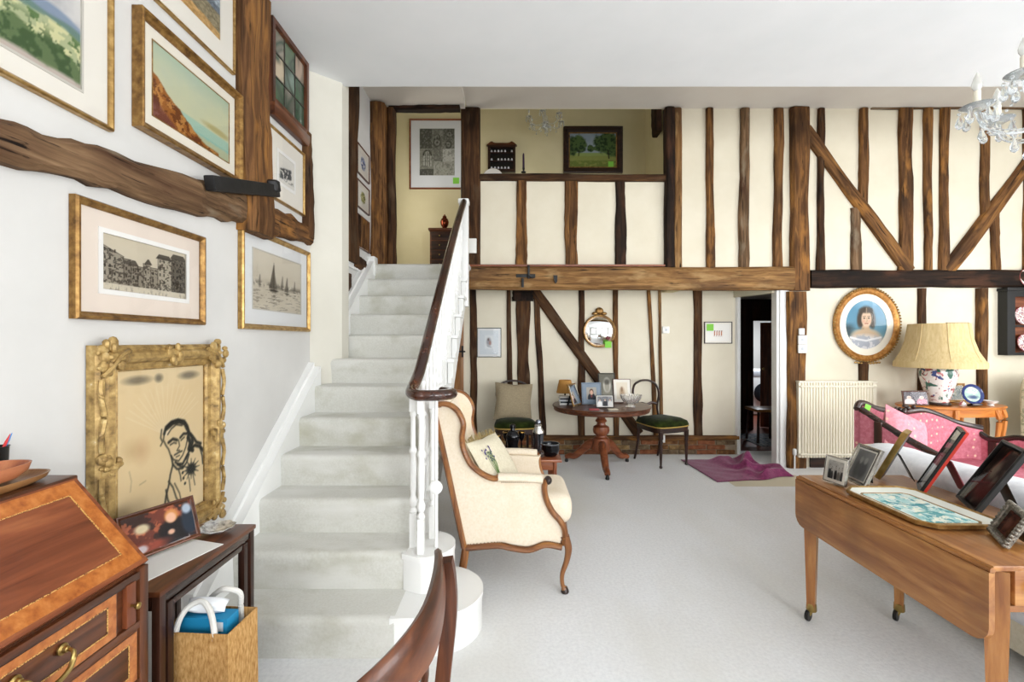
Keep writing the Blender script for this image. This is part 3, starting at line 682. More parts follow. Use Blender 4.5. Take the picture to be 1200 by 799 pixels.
def cv_sketch():
    c = Cv(150, 210, '#e6d0a6'); c.put(c.noise(3, 4, 1), '#dcc294', .5); c.put((c.noise(2, 3, 2)-.5)*2, '#eddcb8', .6)
    for i in range(16):
        a = -1.15+i*.15; c.line([(.52, .56), (.52+.45*math.sin(a), .56+.28*math.cos(a)+.05)], .003, '#f2e6cc', .45, 1.3)
    for x, w_, k in [(.22, .12, .7), (.44, .04, .8), (.80, .11, .75)]: c.ell(x, .935, w_, .024, '#6b6355', k, .5)
    I = '#23231f'
    def L(p, w_=.008, k=.95): c.line([(a/100, b/100) for a, b in p], w_, I, k, 1.36, .008)
    L([(50, 57), (49, 53), (52, 49), (55, 46), (57, 42), (61, 38), (67, 36), (72, 39), (76, 44), (78, 49), (79, 54)], .006)
    L([(50, 57), (52, 61), (58, 63.5), (66, 64), (74, 62), (78, 58), (80, 54), (79, 50)], .014); L([(53, 60), (60, 62.5), (68, 62.5), (75, 60), (78, 56)], .018)
    L([(54, 56), (58, 59), (64, 61), (71, 59.5)], .006); L([(47, 60), (46, 55), (48, 52), (46, 50)], .006)
    L([(55, 50.5), (60, 52), (65, 50.5)], .013); L([(69, 51.5), (73, 53.5), (77, 53)], .012); L([(57, 48.6), (61, 49.4), (64, 48.5)], .006); L([(70, 49.5), (74, 51)], .006)
    L([(67, 50), (68, 46), (65, 43.5), (68, 43)], .005); L([(62, 41), (67, 41.8), (71, 42)], .007); L([(64, 39.3), (68, 39.6)], .004)
    L([(79, 54), (84, 50), (85, 46), (83, 42), (88, 43), (95, 41), (100, 37)], .016); L([(79, 50), (82, 46), (80, 42), (85, 40)], .02); L([(82, 52), (87, 48), (90, 45), (96, 43)], .014)
    L([(58, 41), (60, 35), (65, 31), (72, 30), (77, 33), (80, 38)], .009); L([(66, 34), (72, 33), (78, 38)], .012); L([(63, 36), (70, 31.5)], .010); L([(76, 36), (80, 40), (82, 42)], .012)
    L([(60, 35), (57, 29), (55, 22), (52, 16), (50, 8), (47, 2)], .009); L([(55, 25), (60, 20), (64, 12), (69, 6), (72, 3)], .007); L([(52, 20), (54, 13), (58, 7), (62, 2)], .008); L([(62, 22), (68, 14), (70, 8)], .005); L([(67, 30), (69, 26), (70, 22)], .006)
    L([(95, 40), (98, 34), (99, 28)], .008); L([(85, 24), (88, 15)], .004); L([(80, 22), (82, 12)], .004)
    c.ell(.83, .275, .06, .037, I, .95, .3)
    for i in range(12):
        a = i*pi/6; L([(83, 27.5), (83+11*math.cos(a), 27.5+7*math.sin(a))], [.012, .002])
    for x, y in [(72, 27), (73, 23), (75, 19), (72, 31)]: c.ell(x/100, y/100, .014, .011, I, .9, .3)
    c.ell(.16, .52, .07, .05, '#b79a6c', .35, .8); c.ell(.26, .5, .06, .06, '#c39a72', .4, .8); L([(14, 40), (16, 34), (15, 28)], .003, .25); L([(24, 30), (30, 31)], .003, .3); return c
def cv_collage():
    c = Cv(90, 120, '#8f8f86'); rs = random.Random(2)
    for x0, x1, y0, y1, b in [(0, .35, .57, 1, '#55564f'), (.35, .68, .57, 1, '#7d7d74'), (.68, 1, .75, 1, '#5f6058'), (.68, 1, .57, .75, '#77776e'), (0, .4, .14, .57, '#8a8a80'), (.4, .66, .3, .57, '#75756d'), (.66, 1, .3, .57, '#b9b9b2'), (.4, 1, 0, .3, '#a2a298'), (0, .4, 0, .14, '#55564f')]:
        c.rect(x0, x1, y0, y1, b, 1, .004)
    for x, y, a in [(.5, .8, .1), (.82, .66, .1), (.5, .7, .12), (.85, .88, .1)]:
        c.ell(x, y, a, a*.9, '#3f403a', .7, .15); c.ell(x, y, a*.6, a*.55, '#8f8f86', .8, .2); c.ell(x, y, a*.25, a*.25, '#3f403a', .8, .3)
    c.ell(.22, .42, .13, .13, '#35362f', .9, .1); c.rect(.1, .34, .2, .42, '#b4b4aa', .9); c.ell(.22, .42, .09, .1, '#b4b4aa', .9, .1)
    for x in (.16, .22, .28): c.rect(x-.008, x+.008, .2, .5, '#35362f', .9)
    c.put((c.noise(24, 30, 5) > .55), '#4a4b44', .35); c.put((c.noise(30, 30, 8) > .6), '#c9c9c0', .3); return c
def cv_park():
    c = Cv(90, 66, '#8f9fae'); c.put((c.Y-.6)*2, '#6f86a0', .6); c.put(c.noise(5, 5, 1), '#c3c5c0', .4); c.below(.42+0*c.X, '#8fa05e'); c.below(.3+.05*c.noise(5, 2, 4), '#8b9450'); c.below(.15+.06*c.noise(5, 2, 6), '#6f7d3c')
    n = c.noise(14, 12, 3); n2 = c.noise(22, 18, 9)
    for x, y, a, b in [(.05, .62, .12, .3), (.2, .68, .16, .26), (.8, .72, .27, .3), (.93, .6, .2, .3), (.45, .55, .07, .1), (.6, .56, .09, .09)]:
        d = np.sqrt(((c.X-x)/a)**2+((c.Y-y)/b)**2)-1+.5*(n-.5); m = c.sm(d, .12); c.put(m, '#3c5230', .95); c.put(m*(n2 > .5), '#5d7440', .6); c.put(m*(n2 < .4), '#22331f', .7)
    c.line([(.83, .5), (.85, .25)], .012, '#2b2a1d', .9); c.line([(.2, .5), (.19, .33)], .01, '#2b2a1d', .9); c.put(c.sm(c.Y-.2, .1)*(c.noise(18, 20, 5) > .55), '#a9a85a', .5); return c
def cv_small(seed, cols, bg='#f0ece4'):
    c = Cv(40, 50, bg); n = c.noise(8, 9, seed)
    m = c.sm(np.sqrt(((c.X-.5)/.34)**2+((c.Y-.48)/.36)**2)-1, .2); c.put(m*(n > .35), cols[0], .9); c.put(m*(n > .52), cols[1], .9); c.put(m*(c.noise(12, 12, seed+3) > .58), cols[2], .8); return c
def cv_figure():
    c = Cv(60, 76, '#dfe2e4'); c.put(c.noise(4, 5, 2), '#cfd6da', .7); c.rect(.28, .72, .25, .8, '#eceeee', .8, .05); c.ell(.48, .52, .12, .16, '#8c8c92', .8, .5); c.ell(.46, .62, .05, .06, '#6a5b56', .8, .3); c.ell(.55, .48, .06, .09, '#b5786a', .6, .4); c.line([(.4, .35), (.62, .3)], .015, '#9aa0a6', .8); return c
def cv_redfigs():
    c = Cv(80, 56, '#efece6')
    for i in range(4):
        x = .34+i*.10; c.line([(x, .35), (x, .55)], .022, '#b8653f', .9); c.ell(x, .6, .018, .03, '#6e4a3a', .9, .3); c.line([(x-.02, .3), (x+.01, .38)], .01, '#8f5a48', .9); c.line([(x, .5), (x+.04, .62)], .006, '#a0704e', .8)
    c.line([(.32, .27), (.68, .27)], .006, '#b9b2a6', .7); return c
def cv_lady():
    c = Cv(110, 130, '#6d9db3'); c.put(c.noise(3, 4, 1), '#4f86a8', .7); c.put(1-c.Y*1.4, '#8fa9a4', .7); c.ell(.5, .97, .2, .12, '#a8cbe0', .6, .8)
    c.put(c.sm(c.X-.18, .08)*c.sm(c.Y-.5, .06), '#3f4a4c', .8)
    c.ell(.5, .66, .205, .215, '#4c4136', 1, .18); c.ell(.36, .58, .08, .14, '#4c4136', .95, .3); c.ell(.66, .57, .07, .15, '#4c4136', .95, .3)
    c.ell(.5, .08, .46, .32, '#c3b7a8', 1, .12); c.ell(.49, .36, .11, .16, '#c9ab8c', 1, .15); c.ell(.48, .30, .30, .11, '#cbb294', 1, .3)
    c.ell(.51, .62, .125, .175, '#dcc0a4', 1, .12); c.ell(.5, .80, .16, .06, '#4c4136', .9, .3); c.line([(.51, .74), (.51, .84)], .012, '#dcc0a4', .5)
    for x in (.455, .565): c.ell(x, .635, .026, .014, '#4b3a30', .9, .3); c.line([(x-.03, .67), (x+.03, .675)], .006, '#5a4434', .8)
    c.line([(.51, .64), (.53, .575), (.50, .565)], .006, '#b08a6c', .8); c.line([(.475, .525), (.51, .53), (.545, .525)], .011, '#b0695a', .9); c.ell(.44, .57, .035, .03, '#d9a088', .5, .6); c.ell(.58, .57, .03, .03, '#d9a088', .5, .6)
    c.ell(.47, .10, .42, .19, '#d9d7d8', .95, .25); n = c.noise(9, 9, 4); c.put(c.sm(np.sqrt(((c.X-.47)/.42)**2+((c.Y-.1)/.19)**2)-1, .2)*(n > .5), '#9fa4ae', .7)
    c.line([(.12, .24), (.3, .20), (.5, .17), (.7, .21), (.86, .24)], .02, '#eceae8', .9); c.put(c.sm(np.abs(c.Y-.42)-.01, .02)*(c.X < .45), '#3f4a4c', .3); return c
def cv_people(seed, bg, cols, n=4, skin='#d8a98c', w=60, h=44):
    c = Cv(w, h, bg); c.put((c.noise(6, 5, seed) > .55), cols[0], .5); rs = random.Random(seed)
    for i in range(n):
        x = (i+.5+rs.uniform(-.15, .15))/n; y = rs.uniform(.5, .62); s = .85/max(n, 2)
        c.ell(x, y-.38, s*.55, .34, cols[1+i % (len(cols)-1)], 1, .15); c.ell(x, y+.03, s*.24, .13, cols[-1], 1, .2); c.ell(x, y, s*.2, .115, skin, 1, .2)
        c.ell(x-.02, y+.02, .012, .016, '#3a2a24', .8, .4); c.ell(x+.03, y+.02, .012, .016, '#3a2a24', .8, .4)
    return c
# ---- left wall: Y centre, z bottom
GR = 'framed pictures on the left wall'
def lpic(ya, yb, z0, z1, **k):
    return picture(k.pop('name', 'framed_picture'), k.pop('label'), k.pop('cat', 'picture'), yb-ya, z1-z0, (XL+.002, (ya+yb)/2, z0), pi/2, group=GR, **k)
lpic(.92, 1.645, 2.155, 2.85, label='large gold framed watercolour of a green valley under grey clouds', cv=cv_valley(), fm=GOLD, fw=.018, fd=.025, mw=(.1, .1, .08, .07), slip=(.008, mat('grey_line', '#cfcac0', .8)))
lpic(1.745, 2.40, 2.225, 2.69, label='gold framed painting of a rocky brown coast and pale green sea', cv=cv_coast(), fm=GOLD_DK, fw=.032, fd=.045, mw=.05, mats=mat('mat_ivory', '#f0e9da', .85), style='deep', slip=(.004, GOLD))
lpic(1.72, 2.372, 2.785, 3.28, label='thin gold framed moorland picture hung highest beside the dark post', cv=cv_moor(), fm=GOLD, fw=.014, fd=.02, mw=(.1, .1, .08, .09))
lpic(1.497, 2.13, 1.474, 1.885, label='gold framed sepia etching of a busy old town street', cv=cv_village(), fm=GOLD_DK, fw=.026, fd=.03, mw=(.085, .085, .075, .085), mats=mat('mat_pink', '#ecdfd2', .85), slip=(.018, mat('mat_white', '#f4f2ee', .85)))
lpic(2.42, 3.235, 1.465, 2.03, label='gold framed sepia etching of sailing barges on water', cv=cv_ships(), fm=GOLD, fw=.03, fd=.03, mw=(.09, .09, .08, .09), mats=mat('mat_cool', '#e9e9e8', .85), slip=(.006, mat('grey_line', '#cfcac0', .8)))
lpic(2.67, 3.165, 2.265, 2.70, label='small gold framed grey print of a boat below the leaded window', cv=cv_boat(), fm=GOLD, fw=.018, fd=.022, mw=(.13, .13, .11, .11), slip=(.02, mat('mat_white', '#f4f2ee', .85)))
# the big worn gilt frame with the ink portrait
t = thing('gilt_frame', 'ornate worn gilt frame holding an ink portrait on tan paper', 'picture', (XL+.004, 1.89, .545), pi/2, GR)
gw, gh = .69, .85
MB().ring(gw-.02, gh-.02, [(0, 0), (0, -.03), (.012, -.04), (.02, -.038), (.03, -.052), (.05, -.058), (.062, -.048), (.07, -.03), (.085, -.026), (.092, -.03), (.098, -.02), (.098, -.008)], 0, gh/2).build('frame', GILT_OLD, t, ang=20)
rs = random.Random(11)
def orn(mb, cx, cz, r, n):
    for i in range(n):
        a = rs.uniform(0, 6.28); q = r*math.sqrt(rs.random()); s_ = rs.uniform(.008, .017)
        mb.sphere((cx+q*math.cos(a), -.05+rs.uniform(-.006, .008), cz+q*math.sin(a)), (s_*rs.uniform(.7, 1.6), s_*.8, s_*rs.uniform(.7, 1.6)), 7, 5)
for sx in (-1, 1):
    for sz in (0, 1):
        mb = MB(); orn(mb, sx*(gw/2-.055), .055+sz*(gh-.11), .058, 26)
        p = spline([(sx*(gw/2-.02), -.05, .12+sz*(gh-.24)), (sx*(gw/2-.05), -.058, .085+sz*(gh-.17)), (sx*(gw/2-.085), -.055, .05+sz*(gh-.10)), (sx*(gw/2-.13), -.05, .03+sz*(gh-.06))], 6); mb.tube(p, .009, 6)
        o = mb.build('corner_ornament', GILT_OLD, t); o['kind'] = 'stuff'
for cx, cz in [(0, gh-.05), (gw/2-.05, gh/2), (-gw/2+.05, gh/2), (0, .05)]:
    mb = MB(); orn(mb, cx, cz, .042, 16); o = mb.build('centre_ornament', GILT_OLD, t); o['kind'] = 'stuff'
for sx in (-1, 1):
    for (za, zb) in [(.13, .38), (.47, .72)]:
        p = spline([(sx*(gw/2-.02), -.045, za), (sx*(gw/2-.014), -.05, za+.06), (sx*(gw/2-.024), -.05, (za+zb)/2), (sx*(gw/2-.013), -.05, zb-.06), (sx*(gw/2-.02), -.045, zb)], 6); MB().tube(p, .009, 6).build('side_scroll', GILT_OLD, t)
MB().box(-gw/2+.03, gw/2-.03, -.007, 0, .03, gh-.03).build('backing_board', BLACK, t)
me = cv_sketch().mesh(gw-.21, gh-.21); me.materials.append(PRINT); inst('print', me, t, (0, -.012, gh/2))
MB().add([(-.25, -.018, .10), (.25, -.018, .10), (.25, -.018, gh-.1), (-.25, -.018, gh-.1)], [(0, 1, 2, 3)]).build('glass', GLASS, t, smooth=False)
# stairwell prints
for i, (z0, z1, cs, lb) in enumerate([(2.985, 3.265, ('#7f93c0', '#3d4668', '#dfe2ea'), 'narrow framed blue print, topmost of three above the upper stair'),
                                      (2.665, 2.925, ('#a9a860', '#4e5b2e', '#e0d9a0'), 'narrow framed green print, middle of three above the upper stair'),
                                      (2.285, 2.60, ('#9c9a90', '#5a5a54', '#cfccc2'), 'narrow framed grey print, lowest of three above the upper stair')]):
    picture('framed_print', lb, 'picture', .36, z1-z0, (XL+.002, 4.43, z0), pi/2, cv_small(i+3, cs), wood('mahogany', 'x'), .012, .02, (.07, .07, .05, .05), group='stairwell prints')
# gallery pictures
p0 = at(480, 222, GY); p1 = at(544, 140, GY)
picture('framed_picture', 'large framed black and white stone carving collage on the landing', 'picture', p1.x-p0.x, p1.z-p0.z, (p0.x/2+p1.x/2, GY-.002, p0.z), 0, cv_collage(), wood('red', 'x'), .022, .03, (.12, .11, .11, .17), mats=mat('mat_pale_blue', '#e3e6ea', .85), sticker=(.27, .115, .085))
p0 = at(660, 203.5, GY); p1 = at(729, 149.5, GY)
picture('framed_painting', 'dark framed oil painting of trees and green parkland in the gallery', 'picture', p1.x-p0.x, p1.z-p0.z, (p0.x/2+p1.x/2, GY-.002, p0.z), 0, cv_park(), wood('dark', 'x'), .075, .05, .016, mats=GOLD_DK, style='deep', glass=False, sticker=(.25, .125, .075))
# recess wall small pictures
p0 = at(559, 418.5, RY); p1 = at(587.5, 384, RY)
picture('framed_print', 'small dark framed pale figure print beside the recess corner stud', 'picture', p1.x-p0.x, p1.z-p0.z, (p0.x/2+p1.x/2, RY-.002, p0.z), 0, cv_figure(), mat('green_black', '#2f3524', .4), .009, .02, .025, mats=mat('mat_cool', '#e9e9e8', .85))
p0 = at(825, 402.5, RY); p1 = at(857.5, 377, RY)
picture('framed_print', 'small dark framed print of tiny red figures near the doorway', 'picture', p1.x-p0.x, p1.z-p0.z, (p0.x/2+p1.x/2, RY-.002, p0.z), 0, cv_redfigs(), wood('dark', 'x'), .010, .02, .02, sticker=(-.105, .2, .085))
p0 = at(1108, 414, FY); p1 = at(1134, 378, FY)
picture('framed_print', 'narrow framed print on the wall behind the lampshade', 'picture', p1.x-p0.x, p1.z-p0.z, (p0.x/2+p1.x/2, FY-.002, p0.z), 0, cv_small(9, ('#d8cdbd', '#c9a98f', '#b9b0a2')), wood('mahogany', 'x'), .022, .025, .03)
# oval portrait
oc = at(1014, 380.5, FY)
t = thing('oval_portrait', 'oval gilt framed pastel portrait of a lady in white', 'picture', (oc.x, FY-.003, oc.z))
def oval(mb, prof, a, b, seg=48):
    vs = []; n = len(prof)
    for d, y in prof:
        for k in range(seg): q = 2*pi*k/seg; vs.append(((a-d)*math.cos(q), y, (b-d)*math.sin(q)))
    return mb.add(vs, [(i*seg+k, i*seg+(k+1) % seg, (i+1)*seg+(k+1) % seg, (i+1)*seg+k) for i in range(n-1) for k in range(seg)])
A, B = .365, .405
oval(MB(), [(0, 0), (0, -.025), (.02, -.04), (.035, -.035), (.05, -.03), (.065, -.02), (.065, -.005)], A, B).build('frame', nmat('gilt_orange', [(.3, '#8c5a24'), (.5, '#b98143'), (.7, '#d4a45f')], (25, 25, 25), 5, .4, .3, .003, metal=.5), t)
oval(MB(), [(.062, -.014), (.062+.075, -.014), (.137, -.008)], A, B).build('mat_board', mat('mat_ivory', '#f0e9da', .85), t)
mb = MB()
for k in range(76): q = 2*pi*k/76; mb.sphere((A*math.cos(q)*1.005, -.028, B*math.sin(q)*1.005), .0125, 7, 5)
o = mb.build('bead_edge', GOLD, t); o['kind'] = 'stuff'
mb = MB()
for i in range(9): a = -.5+i*.125; mb.sphere((.13*a*2, -.03, B+.012+.022*math.cos(a*3)), (.017, .012, .016), 7, 5)
for i in range(9): a = -.5+i*.125; mb.sphere((.13*a*2, -.03, -B-.010-.012*math.cos(a*3)), (.017, .012, .012), 7, 5)
o = mb.build('crest', GOLD, t); o['kind'] = 'stuff'
me = cv_lady().mesh(2*(A-.137), 2*(B-.137), 0, True); me.materials.append(PRINT); inst('print', me, t, (0, -.009, 0))
gl = oval(MB(), [(.06, -.018), (A-.002, -.018)], A, B); gl.build('glass', GLASS, t)
# convex mirror
mc = at(702, 388, RY); r = .205
t = thing('convex_mirror', 'round convex mirror in a thin gilt frame with crest', 'mirror', (mc.x, RY-.003, mc.z))
oval(MB(), [(0, 0), (0, -.03), (.008, -.042), (.02, -.04), (.03, -.025), (.03, -.005)], r, r).build('frame', GOLD_DK, t)
Rm = .55; prof = []
vs = [(0, 0, 0)]; mb = MB(); seg = 40; rings = 10; V = []; Fs = []
for i in range(rings+1):
    q = (r-.026)*i/rings; y = -(math.sqrt(Rm*Rm-q*q)-math.sqrt(Rm*Rm-(r-.026)**2))-.012
    for k in range(seg): V.append((q*math.cos(2*pi*k/seg), y, q*math.sin(2*pi*k/seg)))
Fs = [(i*seg+k, i*seg+(k+1) % seg, (i+1)*seg+(k+1) % seg, (i+1)*seg+k) for i in range(rings) for k in range(seg)]
MB().add(V, Fs).build('mirror_glass', mat('mirror', '#f2f4f4', .01, 1.0), t)
MB().sphere((0, -.02, r+.045), (.05, .018, .045), 12, 8).sphere((-.055, -.02, r+.012), (.04, .016, .022), 10, 6).sphere((.055, -.02, r+.012), (.04, .016, .022), 10, 6).build('crest', GOLD_DK, t)
MB().box(-.04, .04, -.0015, 0, -.04, .04).build('sticker', STICKER, t, (.10, -.062, -.165), smooth=False, label='small square green sticker')
# ================================================================ furniture
MAH = {a: wood('mahogany', a) for a in 'xyz'}; RED = {a: wood('red', a) for a in 'xyz'}; WAL = {a: wood('walnut', a) for a in 'xyz'}
HON = {a: wood('honey', a) for a in 'xyz'}; ORA = {a: wood('orange', a) for a in 'xyz'}; DRK = {a: wood('dark', a) for a in 'xyz'}
def smoothstep(a, b, x): t = max(0, min(1, (x-a)/(b-a))); return t*t*(3-2*t)
# ---------------------------------------------------------------- bureau (faces +x), origin at its floor centre against the left wall
bx, by = -1.235, .845
t = thing('bureau', 'inlaid mahogany slope-front writing bureau against the left wall', 'bureau', (bx, by, 0))
X0, X1, Ya, Yb = -.205, .205, -.445, .445           # front at X1
MB().prism([(X0, .08), (X1-.012, .08), (X1-.012, .765), (-.012, 1.0), (-.012, 1.0), (X0, 1.0)], Ya, Yb, 'y').build('body', MAH['y'], t)
MB().box(X0-.002, .0, Ya-.006, Yb+.006, 1.0, 1.02, .005).build('top', MAH['y'], t)
for q in (Ya, Yb-.03): MB().box(X1-.014, X1, q, q+.03, .08, .77, .003).build('front_stile', MAH['z'], t)
for z in (.08, .285, .455, .615, .75): MB().box(X1-.014, X1-.001, Ya+.028, Yb-.028, z-.009, z+.012, .002).build('front_rail', MAH['y'], t)
# slope lid with cross-banding
a, b = Vector((X1, .78)), Vector((.0, 1.012)); L_ = (b-a).length; ang = math.atan2(b.y-a.y, b.x-a.x)
def lidpt(s, n): d = (b-a)/L_; return a+d*s+Vector((-d.y, d.x))*-n
def lidbox(name, s0, s1, y0, y1, n0, n1, m, par):
    d = (b-a)/L_; nn = Vector((d.y, -d.x)); nn = nn if nn.y > 0 else -nn
    q = [a+d*s+nn*n for s, n in ((s0, n0), (s1, n0), (s1, n1), (s0, n1))]
    return MB().prism([(p.x, p.y) for p in q], y0, y1, 'y').build(name, m, par, smooth=False)
lid = lidbox('lid', 0, L_, Ya, Yb, -.016, .0, RED['y'], t)
sat = nmat('satinwood_band', [(.3, '#8f4a1d'), (.5, '#b2672c'), (.72, '#c98142')], (40, 40, 40), 6, .3, coat=.3)
inl = nmat('string_inlay', [(.4, '#5d3418'), (.5, '#d8a860'), (.6, '#d8a860')], (320, 320, 320), 1, .4)
bw = .038
lidbox('banding', .012, L_-.006, Yb-.012-bw, Yb-.012, 0, .0012, sat, lid); lidbox('banding', .012, L_-.006, Ya+.012, Ya+.012+bw, 0, .0012, sat, lid)
lidbox('banding', .012, .012+bw, Ya+.012+bw, Yb-.012-bw, 0, .0012, sat, lid); lidbox('banding', L_-.006-bw, L_-.006, Ya+.012+bw, Yb-.012-bw, 0, .0012, sat, lid)
for args in [(.012+bw, .0145+bw, Ya+.05, Yb-.05), (L_-.0085-bw, L_-.006-bw, Ya+.05, Yb-.05), (.05, L_-.044, Yb-.0525, Yb-.05), (.05, L_-.044, Ya+.05, Ya+.0525)]:
    lidbox('inlay_line', *args, 0, .0018, inl, lid)
# lopers and drawers
MB().box(X1-.012, X1+.002, Yb-.075, Yb-.045, .63, .745, .002).build('loper', RED['z'], t)
MB().lathe([(.004, 0), (.004, .01), (.009, .014), (.009, .02), (.003, .024)], 12).build('loper_knob', BRASS, t, (X1+.002, Yb-.06, .685), (0, pi/2, 0))
def swan_handle(par, y, z):
    p = spline([(X1+.012, y-.05, z), (X1+.03, y-.048, z-.004), (X1+.036, y-.035, z-.03), (X1+.038, y, z-.042), (X1+.036, y+.035, z-.03), (X1+.03, y+.048, z-.004), (X1+.012, y+.05, z)], 6)
    h_ = MB().tube(p, [.0035+.0025*math.sin(pi*i/(len(p)-1)) for i in range(len(p))], 8).build('handle', BRASS, par)
    for s_ in (-1, 1): MB().lathe([(.013, 0), (.013, .004), (.008, .007), (.007, .014), (.004, .016)], 14).build('handle_rose', BRASS, par, (X1+.001, y+s_*.05, z), (0, pi/2, 0))
for z0, z1, y0, y1 in [(.627, .745, Ya+.10, Yb-.10), (.467, .606, Ya+.035, Yb-.035), (.297, .446, Ya+.035, Yb-.035), (.092, .276, Ya+.035, Yb-.035)]:
    d_ = MB().box(X1-.01, X1-.002, y0, y1, z0, z1, .002).build('drawer', MAH['y'], t)
    MB().box(X1-.003, X1-.001, y0+.004, y0+.028, z0+.004, z1-.004).box(X1-.003, X1-.001, y1-.028, y1-.004, z0+.004, z1-.004).box(X1-.003, X1-.001, y0+.028, y1-.028, z0+.004, z0+.024).box(X1-.003, X1-.001, y0+.028, y1-.028, z1-.024, z1-.004).build('banding', sat, d_, smooth=False)
    mb = MB()
    for q in [(y0+.028, y0+.031, z0+.024, z1-.024), (y1-.031, y1-.028, z0+.024, z1-.024), (y0+.028, y1-.028, z0+.024, z0+.027), (y0+.028, y1-.028, z1-.027, z1-.024)]: mb.box(X1-.0025, X1-.0006, *q)
    mb.build('inlay_line', inl, d_, smooth=False)
    for yy in (y0+.2, y1-.2): swan_handle(d_, yy, (z0+z1)/2+.01)
for yy in (Ya+.04, Yb-.04):
    for xx in (X0+.04, X1-.04): MB().prism([(-.04, 0), (.04, 0), (.04, .08), (-.04, .08)], -.04, .04, 'y').build('bracket_foot', MAH['z'], t, (xx, yy, 0))
# things on the bureau
def tray_bowl(L, Wd, H, th=.008):
    mb = MB(); seg = 28
    prof = [(.0, 0), (.82, 0), (.96, .45), (1.0, 1.0), (.97, 1.0), (.92, .5), (.78, .18), (0, .18)]
    vs = []
    for q, z in prof:
        for k in range(seg):
            a_ = 2*pi*k/seg; c_, s_ = math.cos(a_), math.sin(a_); e = .6
            vs.append((Wd/2*q*math.copysign(abs(c_)**e, c_), L/2*q*math.copysign(abs(s_)**e, s_), H*z))
    return mb.add(vs, [(i*seg+k, i*seg+(k+1) % seg, (i+1)*seg+(k+1) % seg, (i+1)*seg+k) for i in range(len(prof)-1) for k in range(seg)])
o = tray_bowl(.40, .15, .022).build('wooden_tray', wood('plank', 'y'), None, (-1.325, 1.075, 1.021)); tag(o, 'olive-brown wooden tray under the red dish on the bureau', 'tray')
o = tray_bowl(.34, .13, .035).build('wooden_dish', nmat('dish_wood', [(.3, '#8c4a2c'), (.55, '#b5704a'), (.75, '#c98a60')], (20, 3, 20), 5, .4), None, (-1.325, 1.06, 1.045)); tag(o, 'long reddish wooden dish lying in the tray on the bureau', 'dish')
t = thing('pencil_pot', 'black pot of pencils behind the wooden tray on the bureau', 'pot', (-1.425, 1.255, 1.021))
MB().lathe([(.024, 0), (.027, .085), (.029, .088), (.025, .088), (.022, .008), (0.001, .006)], 20).build('pot', BLACK, t)
for i, (c, dx, dy) in enumerate([('#d23a3a', .03, .02), ('#3a8fd2', .02, .035), ('#d28a3a', -.02, .01), ('#2d6b3a', .0, -.03)]):
    MB().tube([(0, 0, .008), (dx*.9, dy*.9, .10), (dx*1.1, dy*1.1, .12)], [.0035, .0035, .0008], 6).build('pencil', mat('pencil_'+c[1:], c, .4), t, (dx*-.3, dy*-.3, 0))
# ---------------------------------------------------------------- nest of tables
nx0, nx1, ny0, ny1, nz = -1.372, -1.04, 1.345, 1.852, .657
t = thing('nest_table', 'mahogany nest of tables with slender square legs beside the stair', 'table', ((nx0+nx1)/2, (ny0+ny1)/2, 0))
hx, hy = (nx1-nx0)/2, (ny1-ny0)/2
MB().box(-hx, hx, -hy, hy, nz-.018, nz, .006).build('table_top', MAH['y'], t)
def legp(x, y, s, z1, z0=0): MB().box(-s, s, -s, s, z0, z1, .003).build('leg', DRK['z'], t, (x, y, 0))
for k, (ix, iy, zt) in enumerate([(.018, .018, nz-.018), (.022, .056, nz-.055)]):
    for sx in (-1, 1):
        for sy in (-1, 1): legp(sx*(hx-ix), sy*(hy-iy), .0125, zt)
    MB().box(-hx+ix, -hx+ix+.018, -hy+iy, hy-iy, zt-.03, zt, .002).box(hx-ix-.009, hx-ix+.009, -hy+iy, hy-iy, zt-(.02 if k else .028), zt, .002).box(-hx+ix, hx-ix, -hy+iy-.008, -hy+iy+.008, zt-.03, zt, .002).box(-hx+ix, hx-ix, hy-iy-.008, hy-iy+.008, zt-.03, zt, .002).build('apron', DRK['y'], t)
    if k: MB().box(-hx+.03, hx-.012-.01*k, -hy+iy-.02, hy-iy+.02, zt, zt+.012, .003).build('inner_table_top', MAH['y'], t)
# on the nest table
o = MB().box(-.07, .09, -.16, .13, 0, .002).build('paper_sheet', mat('white_paper', '#e9e7e2', .8), None, (-1.175, 1.56, nz+.001), (0, 0, -.28)); tag(o, 'sheet of white paper under the photo frame on the nest table', 'paper')
c = Cv(80, 50, '#3b241d'); c.put((c.noise(7, 6, 2) > .5), '#7a3a2a', .8); c.put((c.noise(9, 6, 5) > .62), '#c9704a', .7); c.ell(.25, .62, .1, .12, '#e6d9b0', .9, .3); c.ell(.70, .3, .24, .36, '#1c1718', 1, .15); c.ell(.68, .73, .10, .18, '#c98a4c', 1, .2); c.ell(.67, .68, .075, .14, '#e2b294', 1, .2); c.ell(.64, .3, .05, .07, '#e2b294', 1, .3); c.ell(.93, .45, .12, .4, '#26303d', 1, .2); c.ell(.92, .8, .07, .14, '#b5c3d2', .9, .3); c.ell(.28, .12, .3, .12, '#a04a36', .8, .4); c.ell(.2, .1, .08, .1, '#d8dde4', .8, .3)
picture('photo_frame', 'wooden framed colour snapshot of a fair-haired diner on the nest table', 'photo frame', .25, .155, (-1.225, 1.60, nz+.008), pi/2-.40, c, MAH['x'], .014, .014, 0, rx=-.33, strut=(.13, .05, BLACK))
o = MB(); seg = 36; vs = []
prof = [(.018, 0), (.022, .003), (.05, .012), (.064, .022), (.062, .0235), (.048, .015), (.02, .006), (0.0005, .005)]
for q, z in prof:
    for k in range(seg): f = 1+.05*math.cos(9*2*pi*k/seg)*(q > .04); vs.append((q*f*math.cos(2*pi*k/seg), q*f*math.sin(2*pi*k/seg), z))
